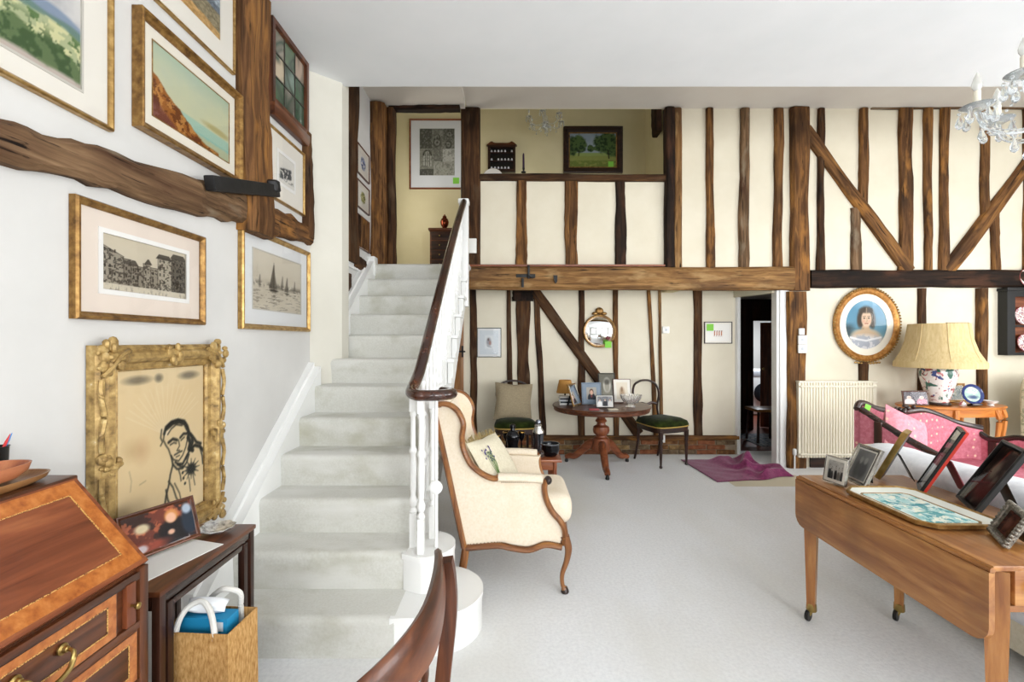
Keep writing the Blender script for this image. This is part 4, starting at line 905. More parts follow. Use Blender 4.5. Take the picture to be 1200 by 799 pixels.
o = MB().add(vs, [(i*seg+k, i*seg+(k+1) % seg, (i+1)*seg+(k+1) % seg, (i+1)*seg+k) for i in range(len(prof)-1) for k in range(seg)]).build('silver_dish', nmat('dish_silver', [(.35, '#8c8c8c'), (.5, '#d8d8d6'), (.65, '#f2f2f0')], (50, 50, 50), 4, .25, .4, .004, metal=.6), None, (-1.145, 1.765, nz+.001)); tag(o, 'small fluted silver dish on the nest table', 'dish')
# jute bag below
jute = nmat('jute', [(.3, '#9a6f3f'), (.5, '#bd9159'), (.7, '#d3aa74')], (120, 120, 40), 4, .95, .5, .003, spec=.1)
t = thing('jute_bag', 'open jute shopping bag in front of the nest table', 'bag', (-1.005, 1.515, 0), -.06)
bxw, byw, bz = .115, .075, .475
bs = MB(); n = 10
pts = lambda z, f: [(-bxw*f, -byw*f, z), (bxw*f, -byw*f, z), (bxw*f, byw*f, z), (-bxw*f, byw*f, z)]
vs = pts(0.002, .92)+pts(.2, 1.02)+pts(bz, 1.0)+pts(bz, .965)+pts(.01, .9)
bs.add(vs, [(i*4+k, i*4+(k+1) % 4, i*4+4+(k+1) % 4, i*4+4+k) for i in range(4) for k in range(4)]+[(16, 17, 18, 19)]).build('bag_body', jute, t, ang=30)
rope = mat('white_cord', '#dcd9d2', .8)
for sx, ly in ((-1, -.01), (1, .02)):
    y = sx*(byw-.010); p = spline([(-.065, y, bz-.05), (-.062, y, bz+.01), (-.04+ly, y*.8+.01, bz+.055), (ly, y*.6+.01, bz+.075), (.04+ly, y*.8+.01, bz+.055), (.062, y, bz+.01), (.065, y, bz-.05)], 7); MB().tube(p, .009, 8).build('handle', rope, t)
t = thing('blue_box', 'bright blue box poking out of the jute bag', 'box', (-1.01, 1.515, .03), -.06)
MB().box(-.085, .085, -.03, .03, 0, .465, .004).build('box_body', mat('box_blue', '#1f86b4', .4), t)
MB().box(.045, .072, -.031, -.0302, .425, .455).build('box_label', mat('label_white', '#e8edf2', .5), t)
o = MB().pillow((0, 0, 0), .12, .05, .04, 8).build('tissue_bundle', mat('tissue', '#eceef0', .9), None, (-1.015, 1.515, .522), (.3, .2, .3)); tag(o, 'crumpled white tissue in the jute bag behind the blue box', 'tissue')
# ---------------------------------------------------------------- desk chair back in the foreground (faces -x)
t = thing('desk_chair', 'dark mahogany bureau chair with a curved top rail', 'chair', (-.40, .92, 0))
def rail_curve(z, bulge=.0):
    out = []
    for i in range(19):
        s = i/18*2-1; y = s*.25; x = .235-.075*s*s*(1.15 if s < 0 else .35)+bulge*(1-s*s); out.append((x, y, z+.012*math.cos(s*1.5)))
    return out
mb = MB(); A_ = rail_curve(.878); vs = []
for i, (x, y, z) in enumerate(A_):
    s = i/18*2-1; h = .082+.014*math.cos(s*2.2); th = .011
    e = .45 if abs(s) > .97 else (.8 if abs(s) > .9 else 1)
    zc = z-h/2; lean = -.008
    prof = [(th, -h/2), (th*1.0+lean*.5, 0), (th*.8+lean, h/2-.006), (lean, h/2), (-th*.8+lean, h/2-.006), (-th+lean*.5, 0), (-th, -h/2)]
    vs += [(x-lean+px, y, zc+pz*e) for px, pz in prof]
m = 7; mb.add(vs, [(i*m+k, i*m+(k+1) % m, (i+1)*m+(k+1) % m, (i+1)*m+k) for i in range(18) for k in range(m)]+[tuple(range(m))[::-1], tuple(18*m+k for k in range(m))]).build('top_rail', MAH['y'], t, ang=50)
for sy in (-1, 1):
    xx = .205 if sy < 0 else .262
    p = spline([(xx-.030, sy*.225, .85), (xx-.022, sy*.232, .79), (xx-.02, sy*.225, .70), (xx-.04, sy*.21, .46), (xx-.02, sy*.21, .25), (xx+.05, sy*.21, 0)], 6)
    MB().tube(p, [(.026, .020)]*len(p), 4, up=(1, 0, 0)).build('back_upright', MAH['z'], t)
    p = spline([(-.20, sy*.21, .43), (-.21, sy*.21, .2), (-.235, sy*.215, 0)], 6); MB().tube(p, [.022-.009*i/(len(p)-1) for i in range(len(p))], 8).build('front_leg', MAH['z'], t)
MB().tube(spline([(.185, -.21, .58), (.20, 0, .575), (.185, .21, .58)], 8), [(.025, .01)]*17, 8).build('cross_rail', MAH['y'], t)
MB().box(-.22, .18, -.23, .23, .40, .445, .008).build('seat_frame', MAH['y'], t)
MB().pillow((-.02, 0, .445), .42, .46, .07, 10, 5, .01).build('seat_pad', mat('seat_brown', '#5a3f30', .8), t)
MB().lathe([(.004, 0), (.02, 0), (.022, .004), (.014, .008), (.012, .004), (.004, .006)], 16).build('scroll_boss', DRK['z'], t, (.215, .24, .835), (0, pi/2, 0))
# ---------------------------------------------------------------- bergere armchair (faces +x)
CAL = nmat('calico', [(.3, '#e2d3ba'), (.5, '#e8dac4'), (.7, '#ecdfcc')], (90, 90, 90), 4, .95, .2, .003, spec=.1, second=('#dcc9aa', (4, 4, 4), .55, .9))
YN, YF = 2.53, 3.13; AX, AY = -.02, (YN+YF)/2
t = thing('armchair', 'walnut framed wing armchair upholstered in plain calico', 'armchair', (AX, AY, 0))
def ns(u, v): p = at(u, v, YN); return (p.x-AX, p.z)
hw = (YF-YN)/2
wing = [ns(*q) for q in [(509, 479), (513, 474), (521, 473), (530, 476), (538, 484), (543, 497), (541.5, 512), (543.5, 527), (552, 544), (565, 555), (578, 560.5), (585, 559)]]
front = [ns(*q) for q in [(641, 562), (638, 570), (640, 584), (647, 599), (657, 611), (662, 622), (662, 636)]]
bottom = [ns(*q) for q in [(658, 640), (639, 637), (620, 643), (600, 641), (583, 638), (546, 641)]]
arm = [ns(*q) for q in [(586, 562), (610, 563), (637, 564)]]
def sp2(p, n=5): return [(q.x, q.y) for q in spline([(a[0], a[1], 0) for a in p], n)]
W2, F2, B2 = sp2(wing), sp2(front), sp2(bottom)
panel = W2+arm+F2+B2
for sg in (-1, 1):
    y = sg*hw
    MB().prism(panel, y-.002*sg, y-sg*.055, 'y').build('side_panel', CAL, t, ang=30)
    # show-wood edge
    p = [(a[0], y, a[1]) for a in W2]; MB().tube(p, [(.016, .030)]*(len(p)-3)+[(.017, .030), (.02, .031), (.016, .028)], 10).build('wing_frame', WAL['x'], t)
    p = [(a[0], y, a[1]) for a in F2]; MB().tube(p, [(.017, .026)]*len(p), 10, up=(1, 0, 0)).build('arm_support', WAL['z'], t)
    MB().sphere((F2[0][0]+.006, y, F2[0][1]-.003), (.022, .03, .024), 12, 8).build('arm_scroll', DRK['z'], t)
    p = [(a[0], y, a[1]-.005) for a in B2]; MB().tube(p, [(.017, .024)]*len(p), 10).build('side_rail', WAL['x'], t)
    bl = [ns(546, 641), ns(535, 590), ns(522, 530), ns(510, 478)]
    p = [(a[0]-.01, y, a[1]) for a in sp2(bl)]; MB().tube(p, [(.017, .026)]*len(p), 8, up=(1, 0, 0)).build('back_upright', WAL['z'], t)
    MB().tube([(arm[0][0]-.01, y-sg*.005, arm[0][1]+.012), (arm[1][0], y-sg*.005, arm[1][1]+.016), (arm[2][0]-.005, y-sg*.005, arm[2][1]+.012)], [(.024, .036)]*3, 12).build('arm_pad', CAL, t)
    lg = [ns(662, 628), ns(666, 642), ns(664, 657), ns(659, 672), ns(659, 684), ns(662, 691)]
    p = spline([(a[0], y, a[1]) for a in lg], 5); n = len(p); MB().tube(p, [.026-.014*math.sin(pi*.5*min(1, i/(n*.75)))+(.006 if i > n*.85 else 0) for i in range(n)], 10).build('front_leg', WAL['z'], t)
    e = ns(662, 693); MB().lathe([(.018, 0), (.023, .008), (.02, .02), (.013, .035)], 12, (e[0], y, 0)).build('castor_foot', DRK['z'], t)
    p = spline([(ns(546, 641)[0], y, ns(546, 641)[1]), (ns(543, 660)[0], y, .16), (ns(541, 680)[0]-.01, y, .06), (ns(536, 690)[0]-.02, y, 0)], 5); MB().tube(p, [.023]*8+[.018]*(len(p)-8), 8).build('back_leg', WAL['z'], t)
    mb = MB()
    for i in range(0, len(B2)-1):
        for k in range(2): q = k/2; mb.sphere((B2[i][0]*(1-q)+B2[i+1][0]*q, y+sg*.007, B2[i][1]*(1-q)+B2[i+1][1]*q+.016), .0035, 6, 4)
    for k in range(18): mb.sphere((arm[0][0]+.01+k*.011, y+sg*.008, arm[0][1]-.012), .003, 6, 4)
    o = mb.build('upholstery_nails', mat('nail', '#6b4a2a', .4, .8), t); o['kind'] = 'stuff'
bt, bb = ns(512, 476), ns(545, 630)
MB().prism([(bt[0], bt[1]), (bt[0]+.05, bt[1]-.005), (bb[0]+.09, bb[1]), (bb[0], bb[1])], -hw+.02, hw-.02, 'y').build('back_panel', CAL, t)
MB().tube(spline([(bt[0]+.005, -hw, bt[1]), (bt[0], -hw*.4, bt[1]+.035), (bt[0], hw*.4, bt[1]+.035), (bt[0]+.005, hw, bt[1])], 6), [(.017, .022)]*19, 8).build('crest_rail', WAL['y'], t)
MB().prism([(bt[0]+.002, bt[1]+.035), (bt[0]+.03, bt[1]+.03), (bt[0]+.05, bt[1]-.02), (bt[0]+.01, bt[1]-.02)], -hw*.5, hw*.5, 'y').build('back_top_padding', CAL, t)
MB().box(-.30, .285, -hw+.06, hw-.06, -.088, .088, .084, 6).build('seat_cushion', CAL, t, (.085, 0, .43))
MB().box(-.22, .30, -hw+.03, hw-.03, .285, .37, .03).build('seat_deck', CAL, t)
MB().tube(spline([(F2[-1][0]-.01, -hw, .29), (F2[-1][0]+.03, 0, .27), (F2[-1][0]-.01, hw, .29)], 6), [(.03, .016)]*13, 8).build('front_rail', WAL['y'], t)
# scatter cushion with lavender
t = thing('scatter_cushion', 'cream cushion with an embroidered lavender sprig on the calico armchair', 'cushion', (-.10, 2.74, .66), 0)
t.rotation_euler = (0, 1.0, -.45)
MB().pillow((0, 0, 0), .36, .36, .10, 12).build('cushion_body', nmat('linen_cream', [(.3, '#cdc3a8'), (.7, '#ddd4bd')], (80, 80, 80), 3, .95), t)
mb = MB(); mg = MB(); rs = random.Random(3)
for i in range(26): mb.sphere((-.02-.09*rs.random(), -.10+rs.uniform(-.04, .04)*1.2, .05+rs.uniform(-.004, .004)), (.007, .004, .003), 6, 4)
o = mb.build('lavender_flowers', mat('lavender', '#4c3c7a', .8), t); o['kind'] = 'stuff'
for i in range(9): y = -.10+rs.uniform(-.03, .03); mg.tube([(.09, -.10, .05), (.0, y, .056), (-.08, y, .054)], .0012, 5)
o = mg.build('lavender_stems', mat('leaf_green', '#5d7a3a', .8), t); o['kind'] = 'stuff'
mb = MB()
for i in range(40): a_ = i/40; mb.tube([(-.175, -.17+.34*a_, 0), (-.205+rs.uniform(-.01, .01), -.17+.34*a_+rs.uniform(-.01, .01), rs.uniform(-.01, .02))], .003, 5)
o = mb.build('fringe', mat('fringe', '#8d7a50', .9), t); o['kind'] = 'stuff'
# ---------------------------------------------------------------- small red table with barware
t = thing('side_table', 'small red mahogany side table behind the calico armchair', 'table', (.07, 3.46, 0))
MB().box(-.29, .29, -.19, .19, .525, .545, .006).build('table_top', RED['x'], t); MB().box(-.25, .25, -.15, .15, .46, .525, .003).build('apron', RED['x'], t)
for sx in (-1, 1):
    for sy in (-1, 1): MB().tube([(sx*.235, sy*.135, .525), (sx*.235, sy*.135, 0)], [(.024, .024), (.015, .015)], 4, up=(1, 1, 0)).build('leg', RED['z'], t)
def lathe_thing(name, label, cat, prof, m, loc, seg=24, group=None):
    o = MB().lathe(prof, seg).build(name, m, None, loc); return tag(o, label, cat, group)
DS = mat('dark_silver', '#6a6d74', .22, .9); BG = mat('black_glaze', '#0d0e12', .12, .3)
tz = .546
t = thing('cocktail_shaker', 'silver cocktail shaker with a domed cap on the side table', 'shaker', (.205, 3.56, tz))
MB().lathe([(.038, 0), (.04, .01), (.043, .13), (.044, .135)], 24).build('shaker_body', DS, t); MB().lathe([(.046, .135), (.046, .15), (.03, .175), (.026, .19), (.03, .195), (.02, .205)], 24).build('shaker_top', STEEL, t); MB().lathe([(.02, .205), (.022, .225), (.015, .238), (.002, .24)], 18).build('shaker_cap', DS, t)
t = thing('black_decanter', 'black round-shouldered decanter with a stopper on the side table', 'decanter', (.005, 3.52, tz))
MB().lathe([(.045, 0), (.048, .02), (.04, .05), (.05, .09), (.055, .12), (.04, .15), (.018, .165), (.016, .18)], 24).build('decanter_body', BG, t); MB().lathe([(.016, .18), (.024, .185), (.022, .205), (.002, .215)], 18).build('stopper', BG, t)
gp = [(.026, 0), (.027, .004), (.006, .012), (.005, .06), (.012, .07), (.026, .095), (.028, .135), (.026, .137), (.023, .10), (.004, .075)]
for i, (x, y) in enumerate([(-.155, 3.56), (-.115, 3.46), (-.045, 3.60), (.075, 3.60)]):
    t = thing('goblet', 'black goblet with a gilt rim on the side table', 'goblet', (x, y, tz), 0, 'black and gilt goblets')
    MB().lathe(gp, 18).build('goblet_bowl', BG, t); MB().lathe([(.0285, .130), (.0292, .133), (.0285, .138), (.025, .138), (.025, .130)], 18, ring=True).build('gilt_rim', mat('gilt_rim', '#d9b060', .2, 1.0), t)
t = thing('ice_bucket', 'shiny black round bowl at the corner of the side table', 'bowl', (.285, 3.385, tz))
MB().lathe([(.04, 0), (.06, .02), (.068, .05), (.066, .085), (.069, .092), (.064, .092), (.06, .05), (.03, .012), (.001, .01)], 28).build('bowl_body', BG, t); MB().lathe([(.069, .086), (.072, .09), (.069, .095), (.063, .095), (.063, .086)], 28, ring=True).build('bowl_rim', DS, t)
# ---------------------------------------------------------------- round pedestal table
RX, RYY = .985, 5.03
t = thing('pedestal_table', 'round mahogany pedestal table on three scrolled legs', 'table', (RX, RYY, 0))
MB().lathe([(.001, .665), (.44, .665), (.50, .645), (.515, .64), (.522, .65), (.522, .675), (.535, .68), (.537, .69), (.53, .697), (.001, .697)], 56).build('table_top', MAH['x'], t, ang=30)
MB().lathe([(.10, .19), (.105, .22), (.085, .33), (.06, .345), (.055, .36), (.085, .385), (.092, .42), (.085, .455), (.05, .475), (.045, .50), (.065, .515), (.06, .53), (.045, .545), (.05, .60), (.09, .64), (.16, .665)], 24).build('pedestal', RED['z'], t)
for a in (-1.62, -1.62+2.25, -1.62-2.15):
    o = MB(); p = spline([(.06, 0, .27), (.15, 0, .24), (.25, 0, .15), (.33, 0, .085), (.40, 0, .075), (.44, 0, .055)], 6); n = len(p)
    o.tube(p, [(.055-.028*i/(n-1), .045-.015*i/(n-1)) for i in range(n)], 10).build('leg', RED['x'], t, (0, 0, 0), (0, 0, a))
    MB().lathe([(.018, 0), (.022, .012), (.018, .03), (.01, .05)], 12, (.435, 0, 0)).build('castor', BLACK, t, (0, 0, 0), (0, 0, a))
zt = .6975
# lamp, books, photographs and bowl on it
p = at(663, 466, 5.15)
t = thing('small_lamp', 'little table lamp with a mustard paper shade', 'lamp', (p.x-.0, 5.22, zt))
MB().lathe([(.04, 0), (.042, .01), (.012, .03), (.01, .10), (.012, .13)], 16).build('lamp_base', DRK['z'], t)
MB().lathe([(.10, .11), (.07, .255), (.067, .255), (.097, .11)], 24, ring=True).build('lamp_shade', mat('mustard_shade', '#b5823f', .8), t)
bk = [('#e8e6e2', .0), ('#1f2430', .02), ('#d7d9dc', -.02), ('#3a3a40', .01), ('#c8c4ba', .0)]
for i, (c_, r_) in enumerate(bk):
    t = thing('book', ['white paperback at the bottom of the stack on the round table', 'navy paperback, second from the bottom of the small stack', 'pale grey paperback in the middle of the small stack', 'charcoal paperback, second from the top of the small stack', 'beige paperback topmost of the small stack on the round table'][i], 'book', (.60, 5.06, zt+i*.0185), r_*6, 'stacked books on the round table')
    MB().box(-.075, .075, -.055, .055, 0, .018, .002).build('cover', mat('book_'+c_[1:], c_, .5), t); MB().box(-.0755, .0735, -.0525, .0525, .003, .0155).build('pages', mat('pages', '#e4dfd2', .9), t, (-.0012, 0, 0))
def tphoto(label, u0, u1, vb, vt_, Y, cv, fm, fw, mw, rz=0, rx=-.22, mats=None, gl=True, z=None, name='photo_frame', cat='photo frame', grp='photographs on the round table', st_=BLACK):
    w = (u1-u0)*Y/F; h = (vb-vt_)*Y/F/math.cos(rx); x = ((u0+u1)/2-600)*Y/F
    return picture(name, label, cat, w, h, (x, Y, (z or zt)+.004), rz, cv, fm, fw, .012, mw, mats, rx=rx, group=grp, glass=gl, strut=(h*.74, .05, st_))
c1 = Cv(50, 66, '#b9b2a6'); c1.put(c1.noise(4, 4, 1), '#a59d90', .6); c1.ell(.5, .12, .38, .4, '#2b2c34', 1, .12); c1.ell(.5, .62, .2, .24, '#5a3a28', 1, .15); c1.ell(.5, .56, .16, .2, '#e0b49a', 1, .15); c1.line([(.45, .3), (.5, .2), (.55, .3)], .03, '#b5303c', .9)
c2 = Cv(50, 66, '#6e6a5c'); c2.ell(.5, .15, .4, .35, '#8f8a7a', 1, .3); c2.ell(.5, .6, .26, .26, '#d4cfc2', 1, .2); c2.ell(.5, .55, .17, .2, '#a39c8c', 1, .2); c2.ell(.5, .72, .2, .1, '#3f3b32', .8, .4)
c3 = Cv(50, 50, '#e7ddca'); c3.ell(.5, .4, .22, .28, '#b89a78', .9, .5); c3.ell(.48, .58, .1, .14, '#8c6c4e', .8, .4)
c4 = cv_people(5, '#8d8d90', ['#55565a', '#e6e4e2', '#232428', '#d8d6d2', '#3a3634'], 3, '#d9c0ae')
c5 = Cv(30, 50, '#5a4632'); c5.ell(.5, .5, .3, .4, '#b5976a', .8, .4)
zs = zt
tphoto('sepia portrait photograph, tallest frame at the back of the round table', 702, 722, 474, 440, 5.16, c2, mat('frame_dkbrown', '#2a231b', .4), .012, .0)
tphoto('pale mounted sepia photograph leaning behind the glass bowl', 719, 740, 474, 446.5, 5.14, c3, MAH['x'], .009, .03, rz=.0)
tphoto('blue-grey mounted colour portrait of a boy on the round table', 682, 705, 473, 448, 5.02, c1, mat('frame_bluegrey', '#7d8a98', .5), .018, .035, mats=mat('mat_bluegrey', '#8b99a8', .8))
tphoto('black framed wedding snapshot at the front of the round table', 698.5, 719, 475, 461, 4.78, c4, BLACK, .007, .006, rx=-.25)
tphoto('narrow gilt photo frame turned sideways on the round table', 664, 688, 475, 450, 4.93, c5, GOLD_DK, .02, .02, rz=1.05, rx=-.3)
t = thing('crystal_bowl', 'cut crystal bowl on the edge of the round table', 'bowl', (1.27, 4.86, zt+.0005))
CUT = mat('cut_glass', '#ffffff', .06, trans=.92, ior=1.3)
seg = 40; vs = []
prof = [(.05, 0), (.05, .008), (.03, .02), (.035, .03), (.075, .05), (.10, .09), (.112, .125), (.105, .125), (.092, .09), (.065, .055), (.001, .04)]
for i, (q, z) in enumerate(prof):
    for k in range(seg): f = 1+(.035 if k % 2 else -.01)*(4 <= i <= 6); vs.append((q*f*math.cos(2*pi*k/seg), q*f*math.sin(2*pi*k/seg), z+(.006 if k % 4 == 0 and i in (6, 7) else 0)))
MB().add(vs, [(i*seg+k, i*seg+(k+1) % seg, (i+1)*seg+(k+1) % seg, (i+1)*seg+k) for i in range(len(prof)-1) for k in range(seg)]+[tuple(range(seg))[::-1]]).build('bowl_body', CUT, t, ang=20)
for x, y, w, d, c_, lb in [(.84, 4.66, .10, .07, '#a8484c', 'small red card lying on the round table'), (1.03, 4.66, .10, .07, '#d6cdb8', 'small cream card lying on the round table')]:
    o = MB().box(-w/2, w/2, -d/2, d/2, 0, .008, .001).build('card_packet', mat('card_'+c_[1:], c_, .6), None, (x, y, zt+.0005)); tag(o, lb, 'card')
# ---------------------------------------------------------------- balloon-back chairs
VEL = nmat('green_velvet', [(.3, '#141a06'), (.5, '#232c0c'), (.7, '#343f16')], (12, 12, 12), 5, .95, .2, .004, sheen=.08, spec=.1)
def balloon_chair(label, loc, rz):
    t = thing('balloon_back_chair', label, 'chair', loc, rz, 'balloon-back side chairs')
    bk = spline([(-.155, .20, .46), (-.145, .225, .60), (-.195, .25, .76), (-.165, .27, .87), (-.08, .28, .915), (0, .283, .925), (.08, .28, .915), (.165, .27, .87), (.195, .25, .76), (.145, .225, .60), (.155, .20, .46)], 6)
    MB().tube(bk, [(.016, .013)]*len(bk), 8, up=(0, 1, 0)).build('back_hoop', DRK['z'], t)
    cr = spline([(-.165, .232, .63), (-.08, .24, .655), (0, .242, .635), (.08, .24, .655), (.165, .232, .63)], 6); MB().tube(cr, [(.018, .011)]*len(cr), 8).build('back_rail', DRK['x'], t)
    sp = spline([(-.19, .19, 0), (-.225, -.04, 0), (-.215, -.20, 0), (-.10, -.245, 0), (.10, -.245, 0), (.215, -.20, 0), (.225, -.04, 0), (.19, .19, 0)], 5); poly = [(q.x, q.y) for q in sp]
    MB().prism(poly, .385, .44, 'z').build('seat_rail', DRK['x'], t)
    vs = []; n = len(poly)
    for s_, z in [(1.01, .44), (1.03, .465), (.97, .50), (.75, .525), (.4, .535), (.05, .538)]: vs += [(x*s_, (y+.02)*s_-.02, z) for x, y in poly]
    MB().add(vs, [(i*n+k, i*n+(k+1) % n, (i+1)*n+(k+1) % n, (i+1)*n+k) for i in range(5) for k in range(n)]+[tuple(5*n+k for k in range(n))]).build('seat_pad', VEL, t, ang=60)
    gm = [(x*1.015, y*1.015, .447) for x, y in poly]; MB().tube(gm, .007, 6, closed=True).build('gimp_braid', mat('gold_braid', '#b99a4a', .6), t)
    for sx in (-1, 1):
        MB().lathe([(.012, .0), (.018, .012), (.011, .03), (.013, .07), (.02, .22), (.016, .26), (.024, .29), (.018, .305), (.026, .33), (.026, .40)], 14, (sx*.185, -.205, 0)).build('front_leg', DRK['z'], t)
        p = spline([(sx*.165, .185, .44), (sx*.17, .195, .22), (sx*.175, .25, 0)], 6); MB().tube(p, [.019-.006*i/(len(p)-1) for i in range(len(p))], 8).build('back_leg', DRK['z'], t)
    return t
balloon_chair('dark balloon-back chair with empty green velvet seat right of the round table', (1.72, 5.26, 0), .42)
balloon_chair('dark balloon-back chair holding the taupe cushion on green velvet', (.03, 5.17, 0), .08)
o = MB().pillow((0, 0, 0), .44, .43, .16, 14, 2.4, .10).build('taupe_cushion', nmat('taupe', [(.3, '#8f8169'), (.7, '#a59679')], (70, 70, 70), 3, .95), None, (.015, 5.225, .705), (pi/2-.25, .06, .08)); tag(o, 'plain taupe square cushion propped on a balloon-back chair', 'cushion')
# ---------------------------------------------------------------- purple cloth on the floor
def purple():
    n, m_ = 54, 40; vs = []; rs = np.random.RandomState(4)
    def q(s, t_):
        a, b, c_, d_ = Vector((2.03, 5.30)), Vector((1.96, 4.45)), Vector((2.78, 4.44)), Vector((2.66, 5.30))
        a, b, c_, d_ = Vector((1.98, 5.34)), Vector((2.03, 4.50)), Vector((2.93, 4.66)), Vector((2.72, 5.36))
        return (a*(1-t_)+b*t_)*(1-s)+(d_*(1-t_)+c_*t_)*s
    for j in range(m_+1):
        for i in range(n+1):
            s, t_ = i/n, j/m_; p = q(s, t_); k = smoothstep(.25, .8, s)
            f = .5+.5*math.sin(9*t_+5*s+2*math.sin(7*s+3*t_)); g = .5+.5*math.sin(15*s-6*t_+2.2*math.sin(5*t_))
            e = min(1, 14*min(s, 1-s, t_, 1-t_))
            z = .004+e*k*(.07*f*f+.06*g*g)+.004*e*math.sin(20*s)*math.sin(13*t_)**2
            vs.append((p.x+.03*k*math.sin(11*t_), p.y+.04*k*math.sin(9*s), z+.002))
    fs = [(j*(n+1)+i, j*(n+1)+i+1, (j+1)*(n+1)+i+1, (j+1)*(n+1)+i) for j in range(m_) for i in range(n)]
    return MB().add(vs, fs)
o = purple().build('purple_cloth', nmat('purple_wool', [(.3, '#6b1f4a'), (.55, '#85305f'), (.75, '#974372')], (40, 40, 40), 4, .95, .2, .003, sheen=.3), None); tag(o, 'crumpled purple blanket spread on the floor before the doorway', 'blanket')
md = o.modifiers.new('thick', 'SOLIDIFY'); md.thickness = .004; md.offset = 1
o = MB().box(2.15, 2.95, 4.38, 4.75, .0003, .0015).build('door_mat', mat('mat_cream', '#cfc6ae', .95), None); tag(o, 'thin cream mat showing under the purple blanket', 'mat')
# ================================================================ right-hand side of the room
# ---------------------------------------------------------------- radiator
rx0, rx1 = 3.125, 3.975
t = thing('radiator', 'cream ribbed panel radiator under the oval portrait', 'radiator', ((rx0+rx1)/2, FY-.055, .13))
CRM = mat('radiator_enamel', '#ece4cf', .35); w = rx1-rx0; mb = MB(); n = 26; poly = [(-w/2, .03), (-w/2, -.035), (-w/2+.02, -.035)]
for i in range(n):
    a = -w/2+.025+(w-.05)*i/n; s_ = (w-.05)/n; poly += [(a+s_*.12, -.032), (a+s_*.28, -.045), (a+s_*.72, -.045), (a+s_*.88, -.032)]
poly += [(w/2-.02, -.035), (w/2, -.035), (w/2, .03)]
MB().prism(poly, .0, .82, 'z').build('panel', CRM, t, ang=30)
MB().box(-w/2-.004, w/2+.004, -.05, .035, .815, .835, .006).build('top_grille', CRM, t)
for z in (.035, .775): MB().tube([(-w/2+.01, -.044, z), (w/2-.01, -.044, z)], .012, 8).build('header', CRM, t)
MB().tube([(-w/2-.03, -.01, -.13), (-w/2-.03, -.01, .02)], .009, 10).build('pipe', WHITE, t)
MB().lathe([(.016, 0), (.02, .01), (.02, .06), (.012, .07)], 14).build('valve', WHITE, t, (-w/2-.03, -.01, .02))
MB().tube([(-w/2-.03, -.01, .05), (-w/2+.01, -.01, .05)], .008, 8).build('valve_elbow', STEEL, t)
# thermostat and switch on the post, wall switch in the recess
def plate(name, label, cat, u, v, Y, w, h, knob=True, d=.02):
    p = at(u, v, Y); t = thing(name, label, cat, (p.x, Y, p.z))
    MB().box(-w/2, w/2, -d, 0, -h/2, h/2, .004).build('case', mat('switch_white', '#f0efe9', .4), t)
    if knob: MB().box(-w*.16, w*.16, -d-.006, -d, -h*.16, h*.16, .003).build('rocker', mat('switch_grey', '#c9ccd0', .4), t)
    return t
plate('wall_switch', 'white light switch on the brown post above the radiator', 'switch', 939.5, 408.5, FY-.055, .095, .095)
plate('thermostat', 'white thermostat above the switch on the brown post', 'thermostat', 939.5, 398, FY-.055, .095, .095)
plate('alarm_sensor', 'small cream sensor on top of the brown post thermostat', 'sensor', 938.5, 388.5, FY-.055, .06, .07, False)
plate('light_switch', 'white light switch between the thin recess studs', 'switch', 780, 386.5, RY, .085, .085)
plate('socket_box', 'cream box on the gallery post beside the newel', 'switch box', 554, 288.5, FY-.052, .085, .16, False, .03)
plate('power_socket', 'white power socket above the bricks behind the chair', 'socket', 776, 514, RY-.06, .06, .09)
# iron lock on the bressumer beam
t = thing('iron_latch', 'old iron latch bolted on the long beam', 'latch', at(616, 326, FY-.085))
MB().box(-.105, .105, -.012, 0, .008, .045, .004).build('plate', IRON, t); MB().box(-.012, .016, -.025, 0, -.10, .0, .004).box(.055, .08, -.03, 0, -.005, .14, .006).build('bolt', IRON, t, (-.035, 0, 0)); MB().tube([(.02, -.02, .03), (.07, -.035, .0), (.10, -.03, .01)], .01, 8).build('hasp', IRON, t)
t = thing('iron_hook', 'small black iron hook on the long beam', 'hook', at(651, 327, FY-.08)); MB().prism([(-.025, .04), (.02, .04), (.018, -.03), (.0, -.05), (-.012, -.03)], -.02, 0, 'y').build('hook_plate', IRON, t)
# ---------------------------------------------------------------- drop-leaf table
PX0, PX1, PY0, PY1, PZ = 1.455, 1.985, 1.375, 2.315, .72
pcx, pcy = (PX0+PX1)/2, (PY0+PY1)/2; hx, hy = (PX1-PX0)/2, (PY1-PY0)/2
PEM = {a: nmat('pembroke_'+a, [(.3, '#7d4a25'), (.5, '#a06a38'), (.72, '#bd8a50')], {'x': (2.2, 24, 24), 'y': (24, 2.2, 24), 'z': (24, 24, 2.2)}[a], 7, .3, .1, .002, coat=.2, dist=.6, second=('#6e4626', (3, 3, 3), .5, .8)) for a in 'xyz'}
t = thing('drop_leaf_table', 'walnut drop-leaf table with tapered legs on castors', 'table', (pcx, pcy, 0))
MB().box(-hx, hx, -hy, hy, PZ-.018, PZ, .006).build('table_top', PEM['y'], t)
for sx in (-1, 1):
    r_ = .055; zb = .475; q = [(-hy, PZ-.02), (-hy, zb+r_)]+[(-hy+r_-r_*math.cos(a), zb+r_-r_*math.sin(a)) for a in (.4, .8, 1.2, 1.57)]+[(hy-r_+r_*math.sin(a), zb+r_-r_*math.cos(a)) for a in (0, .4, .8, 1.2, 1.57)]+[(hy, PZ-.02)]
    MB().prism(q, sx*(hx-.004), sx*(hx+.014), 'x').build('drop_leaf', PEM['y'], t, label='hanging rounded drop leaf')
    MB().tube([(sx*(hx+.002), -hy, PZ-.014), (sx*(hx+.002), hy, PZ-.014)], .009, 8).build('rule_joint', PEM['y'], t)
